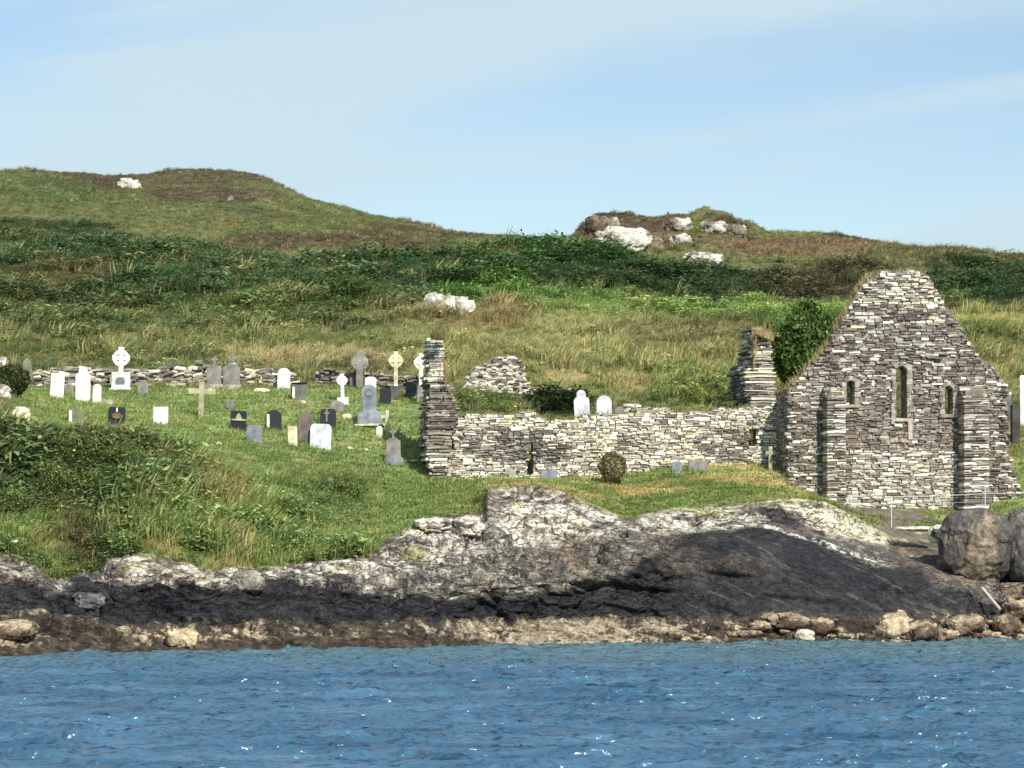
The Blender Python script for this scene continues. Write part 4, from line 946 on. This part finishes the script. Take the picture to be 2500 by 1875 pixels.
G('latin',490,1020,68,88,S(176,172,138),'cream Latin cross with wide arms standing in the middle of the lawn',name='stone_cross',cat='stone cross',yaw=3,th=.15,wf=.95)
G('finial',522,950,36,78,GR,'grey cross-topped headstone against the boundary wall, left one of the pair',base=(44,13,LI*.8),yaw=2)
G('finial',565,950,42,82,GR*.95,'grey cross-topped headstone against the boundary wall, right one of the pair',base=(48,12,LI*.8),yaw=2)
e,g,sc = G('shoulder',185,1036,38,38,S(128,132,104),'squat grey-green headstone with a pale strip down its left edge, lowest left on the lawn',yaw=14,th=.3)
block('side_strip', 8*sc,.06,34*sc,(-14*sc,-.17,17*sc),WH*.9,e,.01,mat=M_grave)
e,g,sc = G('shoulder',284,1046,42,53,DG,'broad black headstone with a small white cross on top and a brown wreath',black=True,yaw=4,th=.14,base=(50,6,GR))
block('small_cross', 4*sc,.05,10*sc,(0,-.08,46*sc),WH,e,.005,mat=M_grave)
extrude('wreath', [(12*sc*math.cos(a),8*sc*math.sin(a)) for a in np.linspace(0,6.28,12,endpoint=False)], .06, S(122,104,70), e, None, (0,-.1,31*sc), .01)
G('rect',392,1037,36,44,WH,'small square white headstone alone left of the cream Latin cross',yaw=5)
G('round',692,950,31,52,WH,'white headstone with pointed round head set against the dark bank',yaw=3)
e,g,sc = G('rect',730,975,36,39,S(112,112,106),'black-edged grey square headstone just right of the white one at the bank',yaw=12,th=.3); block('side_strip', 6*sc,.05,28*sc,(-15*sc,-.17,16*sc),WH*.9,e,.01,mat=M_grave)
block('edging', 38*sc,.1,3*sc,(0,-.14,39*sc),S(30,30,30),e,.004,mat=M_grave)
G('gothic',774,937,11,30,CR,'tiny cream statue-like stone in the dark niche of the bank',Y=None,th=.12)
G('rect',792,938,20,36,BRN,'small brown headstone in the dark niche of the bank',th=.12)
e,g,sc = G('celtic',837,987,27,75,WH,'slim white cross with a round head on a small white block',name='stone_cross',cat='stone cross',yaw=4,th=.16,base=(28,17,WH),wf=1.35)
G('round',863,945,20,30,BRN,'small brown-grey headstone behind the slim white cross')
G('celtic',877,948,42,90,GR,'tall grey Celtic cross with a heavy head behind the big grey monument',name='celtic_cross',cat='celtic cross',yaw=10,th=.22,wf=1.6)
G('low',904,952,28,32,WH*.92,'broad white stone peeping out behind the head of the big grey monument')
# large monument
e,g,sc = G('round',902,1040,37,101,GB,'big blue-grey monument with a round head on a wide stepped pedestal',name='monument',cat='monument',yaw=4,th=.38,base=(60,30,GB))
block('lower_step', 74*sc,1.0,.10,(0,0,.02),CR*.9,e,.02,mat=M_grave); block('cornice', 46*sc,.52,5*sc,(0,0,32*sc),GB,e,.02,mat=M_grave)
extrude('roundel', [(10*sc*math.cos(a),10*sc*math.sin(a)) for a in np.linspace(0,6.28,16,endpoint=False)], .05, GB*.8, e, None, (0,-.2,82*sc), .01)
G('shoulder',940,987,28,40,DG,'plain black headstone right beside the big grey monument',black=True,yaw=6)
G('celtic',966,974,36,116,CR,'tall cream Celtic cross on a dark plinth',name='celtic_cross',cat='celtic cross',yaw=4,th=.2,base=(28,31,S(92,90,88)),wf=1.15)
G('rect',1007,970,34,38,DG,'wide low black headstone between the two tall Celtic crosses',black=True)
G('celtic',1027,981,36,118,WH,'tall white Celtic cross on a grey plinth right beside the west gable stub',name='celtic_cross',cat='celtic cross',yaw=4,th=.2,base=(20,40,GR),wf=1.15)
G('rect',562,1001,18,25,GR*.9,'narrow grey post-like stone behind the black headstone with a triangular ridge',th=.14)
e,g,sc = G('rect',581,1050,39,47,DG,'black headstone with a small pale triangle and ledge across its face',black=True,yaw=6,th=.14)
block('ledge',36*sc,.1,4*sc,(0,-.09,25*sc),LI,e,.01,mat=M_grave); extrude('pediment', [(-9*sc,0),(9*sc,0),(2*sc,14*sc),(-2*sc,14*sc)], .05, LI, e, None, (0,-.09,27*sc), .005)
e,g,sc = G('shoulder',620,1084,38,46,GB*.9,'blue-grey slab standing in front of the black headstones, widest grey one on the lower lawn',yaw=5,base=(44,8,GR*.8))
e,g,sc = G('round',668,1048,38,47,DG,'round-shouldered black headstone showing a white left edge',black=True,yaw=14,th=.24); block('side_strip', 7*sc,.04,32*sc,(-15*sc,-.14,20*sc),WH*.85,e,.01,mat=M_grave)
G('rect',715,1089,23,48,CR,'narrow cream slab touching the left side of the tall brown pointed headstone',yaw=4)
G('gothic',745,1084,37,84,BRN,'tall brown-grey headstone with a pointed arch top',yaw=4,th=.14)
G('shoulder',782,1095,52,60,WB,'largest white headstone with rounded shoulders, front row of the lawn',yaw=4,th=.13)
e,g,sc = G('shoulder',801,1042,38,44,DG,'black headstone bearing a grey cross, just above the largest white headstone',black=True,yaw=5,th=.14)
extrude('carved_cross', sh_latin(13*sc,30*sc,4*sc,.7,.0), .05, GR, e, None, (-4*sc,-.09,12*sc), .004)
G('low',820,1008,34,30,GR,'leaning pale grey oval stone behind the black headstone with a cross',tilt=14,th=.14)
G('round',926,1066,15,26,WH,'very small white stone at the right foot of the big grey monument',th=.1)
e,g,sc = G('latin',945,1060,30,58,CR,'thin cream cross behind the ornate grey headstone',name='stone_cross',cat='stone cross',yaw=4,th=.12,wf=1.3)
G('finial',961,1134,36,86,GR,'ornate grey headstone on a stepped plinth, lowest on the lawn beside the church',yaw=4,th=.18,base=(46,16,GB*.85))
# behind / beside the church walls
G('stepped',1423,1012,38,60,WB,'white shouldered headstone behind the long wall, left one of the two',Y=144.0,yaw=8,tilt=-2)
G('round',1476,1020,37,54,WB,'white round-headed headstone behind the long wall, right one of the two',Y=143.5,yaw=4)
G('round',1509,1018,24,26,GR*.85,'grey round stone leaning beside the right white headstone behind the long wall',Y=143.3)
G('rect',1340,1178,40,29,GB,'squat grey headstone leaning at the foot of the long wall, left of the round bush',yaw=8,Y=136.7)
G('rect',1250,1177,16,30,LI,'thin pale upright stone at the foot of the long wall',yaw=8,Y=136.7)
G('low',1652,1148,26,22,GB,'low grey stone at the foot of the long wall, right of the round bush',yaw=8,Y=137.6)
G('rect',1703,1143,48,20,GR,'wide low grey slab at the foot of the long wall',yaw=8,Y=137.9)
G('latin',1880,1138,24,48,LI*1.1,'small pale cross beside the shaded corner of the gable',name='stone_cross',cat='stone cross',yaw=8,Y=138.4,wf=1.8)
G('rect',2468,1003,8,46,WH,'thin white headstone just right of the gable',Y=148)
G('rect',2479,1048,20,60,S(80,76,72),'dark square pillar just right of the gable',name='stone_pillar',cat='pillar',th=.35,Y=145)
G('shoulder',2503,1016,24,100,WH,'white headstone cut by the right side of the view',Y=147)
# pale stones set flat in the lawn
def flat_stone(px, py, wpx, hpx, label, col, name='fallen_stone', cat='stone', group=None):
    g = hit(px,py); sc = g.y/FPX; bm = bmesh.new(); bmesh.ops.create_icosphere(bm, subdivisions=2, radius=1)
    sd = random.random()*50; co = np.array([v.co for v in bm.verts]); n_ = fbm(co*1.4+sd,3,701); n_ += facets(co*1.5+sd,711,.6)[0]*.25
    for v, q in zip(bm.verts, n_): v.co *= 1+.3*float(q); v.co.x *= wpx*sc/2; v.co.y *= max(wpx*sc*.35,.12); v.co.z *= hpx*sc*.62
    me = bpy.data.meshes.new(name); bm.to_mesh(me); bm.free(); me.materials.append(M_boulder); setcol(me, np.ones((len(me.vertices),3)))
    o = link(name, me, None, g+Vector((0,0,hpx*sc*.25))); o.color = (*[float(x) for x in col],1); tag(o, label, cat, group); return o
flat_stone(365,1080,46,12,'long flat cream stone lying in the lower lawn near the brambles',CR)
flat_stone(425,1082,18,12,'small round cream stone right of the long flat one in the lower lawn',CR)
flat_stone(534,1086,16,8,'tiny pale stone in the grass below the blue-grey slab',CR)
flat_stone(854,1097,15,8,'tiny white stone in the grass right of the largest white headstone',WH)
flat_stone(892,1101,18,8,'tiny grey-green stone left of the ornate grey headstone',LI)
flat_stone(636,958,50,12,'cream kerb of stone at the foot of the bank left of the pointed white headstone',CR)
flat_stone(848,1022,36,14,'patch of cream stone behind the black headstone with a cross',CR)
flat_stone(512,957,30,10,'white kerb slab in front of the left grey cross-topped headstone',CR)
flat_stone(740,984,12,8,'little white block at the foot of the black-edged grey headstone',WH)
flat_stone(1010,1128,30,7,'pale flat slab right of the ornate grey headstone',CR)

# ------------------------------------------------------------------ boulders and outcrops
def boulder(px, py, wpx, hpx, label, colf, depth=.8, name='boulder', cat='boulder', sub=5, seed=None, group=None, rough=.28, sink=.3, Y=None, blocky=.5, taper=0):
    """px,py: middle of the boulder in the view"""
    g = hit(px, py+hpx*.35) if Y is None else P(px,py+hpx*.35,Y); sc = g.y/FPX; w_, h = wpx*sc/2, hpx*sc/2
    bm = bmesh.new(); bmesh.ops.create_icosphere(bm, subdivisions=sub, radius=1)
    sd = seed if seed is not None else random.random()*80; co = np.array([v.co for v in bm.verts])
    if Y is None and cat != 'rock ledge' and rough < .5: rough, blocky = max(rough,.45), max(blocky,1.7)
    f1,e1_ = facets(co*1.1+sd, 811, .7); f2,e2_ = facets(co*2.6+sd, 821, .7)
    n_ = rough*(fbm(co*.9+sd,4,801)) + blocky*(.22*f1+.10*f2) + .03*fbm(co*7+sd,3,805)
    cc = co*(1+n_[:,None]); cc = np.sign(cc)*np.abs(cc)**(.74 if Y is None else .86)
    cc = cc*np.array([w_, max(w_*depth,h*.7), h]); cc[:,:2] *= (1+taper*cc[:,2:3]/h)
    center = P(px,py,g.y+max(w_*depth,h*.7)*(.72 if Y is None else .45))
    for v, q in zip(bm.verts, cc): v.co = q
    me = bpy.data.meshes.new(name); bm.to_mesh(me); bm.free()
    for p_ in me.polygons: p_.use_smooth = True
    me.materials.append(M_boulder); setcol(me, np.clip(colf(cc+np.array(center), co),0,.85))
    o = link(name, me, None, center); o.color = (1,1,1,1); tag(o, label, cat, group); return o
def lich(pale=S(214,206,184), dark=S(104,98,90), amt=.0, third=None, sc=1.6):
    def f(Pw, co):
        c = np.broadcast_to(dark, Pw.shape).copy(); n_ = fbm(Pw*np.array([sc,sc,sc*1.5]),5,831,.65)
        c = mixc(c, pale, sst(-.2,.2,n_+amt)); c = mixc(c, dark*.6, sst(.2,.45,fbm(Pw*sc*1.7+3,4,841))*.7)
        if third is not None: c = mixc(c, third, sst(.1,.4,fbm(Pw*sc*.7+8,3,851))*.8)
        return c
    return f
def shorec(Pw, co):
    n_ = fbm(Pw*2.2,5,861,.65); n2_ = fbm(Pw*5,4,863,.65); c = np.broadcast_to(S(92,76,62), Pw.shape).copy(); z = co[:,2]
    c = mixc(c, S(166,150,124), sst(-.1,.2,n_+.35*n2_+.4*z-.12)); c = mixc(c, S(58,44,35), sst(-.05,.4,-z*.8+n_)*.85); c = mixc(c, S(120,112,102), sst(.1,.4,n2_)*.6); return c
def bigc(Pw, co):
    n_ = fbm(Pw*np.array([2.2,1,.7]),5,871,.65); c = np.broadcast_to(S(88,84,80), Pw.shape).copy()
    c = mixc(c, S(138,126,106), sst(-.12,.4,n_+.5*np.exp(-((co[:,0]+.1)/.5)**2)-.4*co[:,2]-.15)); c = mixc(c, S(178,120,92), sst(.0,.4,fbm(Pw*1.6,4,881))*np.exp(-((co[:,2]+.5)/.35)**2)*.6)
    c = mixc(c, S(76,74,74), sst(.35,.7,co[:,0]+.15*n_)*.8); return c
boulder(2388,1340,182,190,'huge rounded grey and tan boulder perched on the shore below the gable',bigc,.8,sub=6,seed=4,rough=.26,blocky=.85,Y=129.6,taper=.16)
boulder(2490,1335,90,170,'dark grey boulder pressed against the right side of the huge rounded boulder',lich(S(120,116,108),S(84,80,78),-.1),.8,Y=129.5,seed=9)
boulder(2290,1305,46,48,'pale lichened rock wedged left of the huge rounded boulder',lich(amt=.15),.8,Y=130)
boulder(2240,1291,110,12,'thin pale ledge of stone below the fence post under the gable',lich(WH*.8,LI,.3),.6,name='rock_ledge',cat='rock ledge',Y=132.5)
boulder(2482,1492,78,62,'round brown-grey boulder on the shore at the far right',shorec,.9)
boulder(2455,1530,60,52,'pale tan boulder below the driftwood pole near the right edge',shorec,.9)
boulder(2355,1535,92,56,'rounded half brown half pale boulder at the waterline under the huge boulder',shorec,.9)
boulder(2410,1558,70,30,'low pale wedge of rock at the waterline near the right edge',shorec,.8)
boulder(2180,1535,80,72,'big pale tan boulder at the waterline below the black slab',lich(S(192,176,146),S(112,92,72),.15),.9)
boulder(2245,1545,90,62,'weed-covered brown boulder right of the big pale tan one',shorec,.9)
boulder(2310,1556,60,36,'small pale wedge of rock among the brown waterline boulders',shorec,.8)
boulder(1962,1553,46,36,'small oval white boulder at the waterline',lich(S(206,196,176),S(140,124,104),.4),.9)
boulder(1920,1520,100,40,'arched tan rock just above the small oval white boulder',shorec,.8)
boulder(1855,1532,60,26,'low tan rock left of the arched tan rock at the waterline',shorec,.8)
boulder(1995,1528,70,44,'long tan rock sloping right behind the small oval white boulder',shorec,.8)
boulder(450,1562,70,54,'cream blocky boulder at the waterline in the left half',lich(S(186,168,136),S(140,120,94),.25),.9,blocky=.8)
boulder(35,1545,120,52,'tan streaked boulder at the waterline at the far left',shorec,.8)
boulder(600,1425,78,52,'squared grey rock on the black ledge in the left half',lich(S(142,136,122),S(112,108,98),.2),.8,blocky=.9)
boulder(215,1468,76,42,'smooth grey rock in the dark ledge at the left',lich(S(112,112,112),S(76,76,78),.0),.8)
boulder(1412,1405,46,34,'small brown-grey pointed rock sitting mid-shore',lich(S(140,130,112),S(100,92,84),.1),.8,blocky=.8)
boulder(1142,1288,84,40,'pink-white overhanging ledge block left of the pale rock mound',lich(S(206,196,182),S(120,106,98),.1),1.2,name='rock_ledge',cat='rock ledge',blocky=1.8,rough=.35,sub=6)
boulder(1060,1282,90,34,'pink-white ledge block at the grass edge, left of the overhanging one',lich(S(208,198,184),S(126,112,102),.15),1.2,name='rock_ledge',cat='rock ledge',blocky=1.8,rough=.35,sub=6)
for k in range(44):
    px = random.uniform(1640,2500); py = I(px,[(0,1590),(900,1572),(1700,1558),(2500,1552)])-abs(random.gauss(0,14)); sz = random.uniform(14,34)
    boulder(px, float(py), sz, sz*random.uniform(.4,.65), 'small brown or tan rock among the weed along the waterline', (lambda P_,c_: shorec(P_,c_)*.62), .8, name='small_rock', cat='rock', sub=3, group='small rocks along the waterline')
boulder(36,1325,22,20,'single small white stone in the grass bank at the far left',lich(WH,LI,.4),.8,sub=3)
boulder(740,1340,22,18,'single small pale stone on the grass bank above the shore',lich(WH,LI,.2),.8,sub=3)
boulder(4,962,40,44,'pink-white rock outcrop at the left edge of the graveyard, upper block',lich(S(228,216,206),S(150,132,124),.3),.8,name='rock_outcrop',cat='rock outcrop')
boulder(50,1018,48,42,'cream rock at the lower end of the outcrop at the left edge of the graveyard',lich(CR,LI*.7,.3),.8,name='rock_outcrop',cat='rock outcrop')
boulder(8,892,26,38,'small white rock showing above the dark bush at the left edge',lich(WH,LI,.2),.8,name='rock_outcrop',cat='rock outcrop')
pale = S(204,199,186)
def outcrop(px,py,w_,h,label,amt=.2,**k): boulder(px,py+h*.2,w_*1.1,h*1.35,label,lich(pale,S(120,112,100),amt,sc=.7),.22,rough=.6,blocky=1.9,name='rock_outcrop',cat='rock outcrop',**k)
outcrop(1068,738,58,46,'white rocky boulder heap on the hillside, left half',.3,sub=5); outcrop(1118,742,64,40,'white rocky boulder heap on the hillside, right half',.25,sub=5)
outcrop(314,446,50,20,'white rock slab near the top of the left hill',.4,sub=4); outcrop(562,483,14,14,'tiny white rock below the left hill crest',.2,sub=3)
outcrop(1512,578,100,50,'largest white rock face on the left of the rocky knoll',.25); outcrop(1478,545,46,40,'pale rock at the left shoulder of the rocky knoll',-.05)
outcrop(1660,584,48,28,'white rock in the middle of the rocky knoll, below its crest',.15); outcrop(1745,552,60,30,'white rock right of the green patch on the rocky knoll',.1); outcrop(1795,560,36,24,'white rock furthest right on the rocky knoll',.1)
for q_ in ((1452,548,60,40,'dark craggy rock at the far left shoulder of the rocky knoll'),(1600,588,56,30,'brown-grey rock between the two largest white patches of the knoll')): boulder(q_[0],q_[1]+6,q_[2],q_[3]*1.4,q_[4],lich(S(140,126,108),S(92,80,66),-.15,sc=.7),.15,rough=.6,blocky=1.9,name='rock_outcrop',cat='rock outcrop')
outcrop(1718,627,80,26,'white rock at the lower foot of the rocky knoll',.15); outcrop(1655,545,60,30,'streaked brown and white rock near the knoll crest',-.2); outcrop(1165,640,60,12,'pale flat rock on the slope between hill and knoll',-.1)

# ------------------------------------------------------------------ round bush at the long wall and other bushes
def bush(px, py, wpx, hpx, Y, label, c1, c2, n=2600, lsz=.055, flat=.7, name='bush'):
    ctr = P(px,py,Y); sc = Y/FPX; rx, rz_ = wpx*sc/2, hpx*sc/2; e = empty(name, Vector((ctr.x,ctr.y,ctr.z-rz_))); tag(e, label, 'bush')
    d_ = rng.normal(size=(n,3)); d_ /= np.linalg.norm(d_,axis=1,keepdims=True); rr_ = rng.uniform(.72,1.0,n)**.6 + .34*fbm(d_*1.9+px,3,901)
    c = d_*rr_[:,None]*np.array([rx,rx*flat,rz_])+np.array([0,0,rz_])
    a = rng.normal(size=(n,3)); a /= np.linalg.norm(a,axis=1,keepdims=True); b_ = np.cross(a,rng.normal(size=(n,3))); b_ /= np.linalg.norm(b_,axis=1,keepdims=True)
    s = lsz*rng.uniform(.6,1.5,(n,1)); V = np.stack([c-a*s, c+b_*s*.5, c+a*s, c-b_*s*.5],1).reshape(-1,3)
    F = np.arange(4*n).reshape(n,4); col = (c1*(1-rng.random((n,1)))+c2*rng.random((n,1)))*np.exp(rng.normal(0,.25,(n,1)))
    me = mesh_np('foliage', V, F, False, M_leafg, np.repeat(col,4,0)); setcol(me, np.ones((4*n,3)), 'tip'); link('foliage', me, e)
    bm = bmesh.new()
    for k in range(7):
        an = k*.9; p0 = Vector((.03*math.cos(an),.03*math.sin(an),-.1)); p1 = Vector((rx*.5*math.cos(an),rx*.35*math.sin(an),rz_*random.uniform(.8,1.3)))
        dr = p1-p0; mt_ = Matrix.Translation((p0+p1)/2) @ dr.to_track_quat('Z','Y').to_matrix().to_4x4()
        bmesh.ops.create_cone(bm, cap_ends=True, segments=6, radius1=.03, radius2=.01, depth=dr.length, matrix=mt_)
    me = bpy.data.meshes.new('stems'); bm.to_mesh(me); bm.free(); me.materials.append(M_wood); link('stems', me, e)
bush(1496,1140,68,74,136.4,'round olive-brown bush growing against the long church wall',S(146,132,92),S(122,114,76),5200,.04)
bush(1975,850,190,215,147,'big dense green bush rising behind the left slope of the gable',S(100,124,64),S(84,106,56),13000,.10,.6)
bush(2060,960,120,110,146,'leafy bush glimpsed through the lancet windows behind the gable',S(96,116,60),S(120,130,70),3000,.09,.6)
bush(25,930,90,76,141,'dark bush hanging over the rocks at the left edge of the graveyard',S(60,74,40),S(90,96,56),3000,.07)

for (bx,by,bw,bh_,lb) in [(40,1085,130,80,'dark scrub bush at the far left of the bank, highest one below the outcrop'),(165,1092,150,74,'broad dark green scrub bush on the bank below the squat grey-green headstone'),(300,1118,130,60,'dark green scrub bush on the bank below the small square white headstone'),(95,1165,150,80,'dark scrub bush in the middle of the bank at the left'),(230,1180,120,60,'low dark scrub bush in the middle of the bank, right of the broad one'),(20,1230,110,70,'dark scrub bush low on the bank at the far left'),(825,1195,130,40,'low dark green scrub patch on the bank left of the church')]:
    bush(bx,by,bw,bh_,hit(bx,by+bh_*.4).y+.35,lb,S(92,110,60),S(118,130,76),int(bw*bh_*.42),.05,.8)
# ------------------------------------------------------------------ wire fence, driftwood
fY = hit(2176,1287).y
fe = empty('wire_fence', P(2176,1287,fY)); tag(fe, 'thin wire fence with slim pale posts crossing in front of the gable foot', 'fence'); fo = fe.location
def tube(name, p0, p1, r_, parent, mat, org):
    bm = bmesh.new(); d_ = p1-p0; bmesh.ops.create_cone(bm, cap_ends=True, segments=6, radius1=r_, radius2=r_*.9, depth=d_.length, matrix=Matrix.Translation((p0+p1)/2-org) @ d_.to_track_quat('Z','Y').to_matrix().to_4x4())
    me = bpy.data.meshes.new(name); bm.to_mesh(me); bm.free(); me.materials.append(mat); return link(name, me, parent)
for px_, dy_, pt_ in ((2176,0,1212),(2405,.1,1186),(2078,.3,1209)):
    top_ = P(px_,pt_,fY+dy_); tube('post', Vector((top_.x,top_.y,drop(top_.x,top_.y)-.1)), top_, .022, fe, M_wire, fo)
tube('brace', P(2056,1240,fY), P(2080,1211,fY+.3), .022, fe, M_wire, fo)
wp = [(2070,1212,fY+.3),(2120,1214,fY+.2),(2176,1213,fY),(2290,1211,fY+.1),(2405,1205,fY+.1),(2500,1203,fY+.4),(2640,1200,fY+.6)]
for k in (0,18):
    bm = bmesh.new()
    for a_, b_ in zip(wp[:-1],wp[1:]):
        p0, p1 = P(a_[0],a_[1]+k,a_[2]), P(b_[0],b_[1]+k,b_[2]); d_ = p1-p0; bmesh.ops.create_cone(bm, cap_ends=True, segments=5, radius1=.014 if k==0 else .006, radius2=.014 if k==0 else .006, depth=d_.length*1.01, matrix=Matrix.Translation((p0+p1)/2-fo) @ d_.to_track_quat('Z','Y').to_matrix().to_4x4())
    me = bpy.data.meshes.new('wire'); bm.to_mesh(me); bm.free(); me.materials.append(M_wire); link('wire', me, fe)
e = empty('driftwood_pole', P(2440,1484,126.5)); tag(e, 'pale driftwood pole leaning down the rock below the huge boulder', 'driftwood'); 
tube('pole', P(2398,1436,127.2), P(2442,1488,126.3), .07, e, M_wood, e.location)

# ------------------------------------------------------------------ dry grass on the wall tops
def fringe(root, Ow, yaw, pts, n, h, col):
    V, F, T, Cc = [], [], [], []
    for k in range(n):
        t = random.random()*(len(pts)-1); i = int(t); f = t-i; u = pts[i][0]*(1-f)+pts[i+1][0]*f; z = pts[i][1]*(1-f)+pts[i+1][1]*f
        y = random.uniform(.05,.7); hh_ = h*random.uniform(.4,1.2); a = random.uniform(-.5,.9)*hh_; b_ = random.uniform(-.4,.3)*hh_; k0 = len(V); wd = .018
        V += [(u-wd,y,z-.05),(u+wd,y,z-.05),(u+a,y+b_,z+hh_)]; F.append((k0,k0+1,k0+2)); s = col*math.exp(random.gauss(0,.25)); Cc += [s]*3
    me = mesh_np('dry_grass', V, F, False, M_leafg, np.array(Cc)); setcol(me, np.ones((len(V),3)),'tip'); o = link('dry_grass', me, root); o['kind'] = 'stuff'
fringe(gab, O, YAW, gout[1:9], 900, .32, S(160,146,104)); fringe(gab, O, YAW, gout[8:12], 160, .22, S(140,128,92)); fringe(gab, O, YAW, gout[15:20], 260, .25, S(140,134,84))
fringe(nave, O2, math.radians(8), lout[4:19], 500, .2, S(140,136,84))
fringe(wg, wgO, math.radians(7), [wguz(1055,824),wguz(1086,826)], 160, .5, S(120,116,78)); fringe(wg, wgO, math.radians(7), [wguz(1086,885),wguz(1090,940),wguz(1116,985)], 140, .16, S(150,130,92))
fringe(eg, egO, math.radians(12), [eguz(1848,812),eguz(1890,830)], 260, .35, S(176,158,116)); fringe(eg, egO, math.radians(12), [eguz(1848,820),eguz(1840,905)], 160, .25, S(160,140,104))

scatter_all()
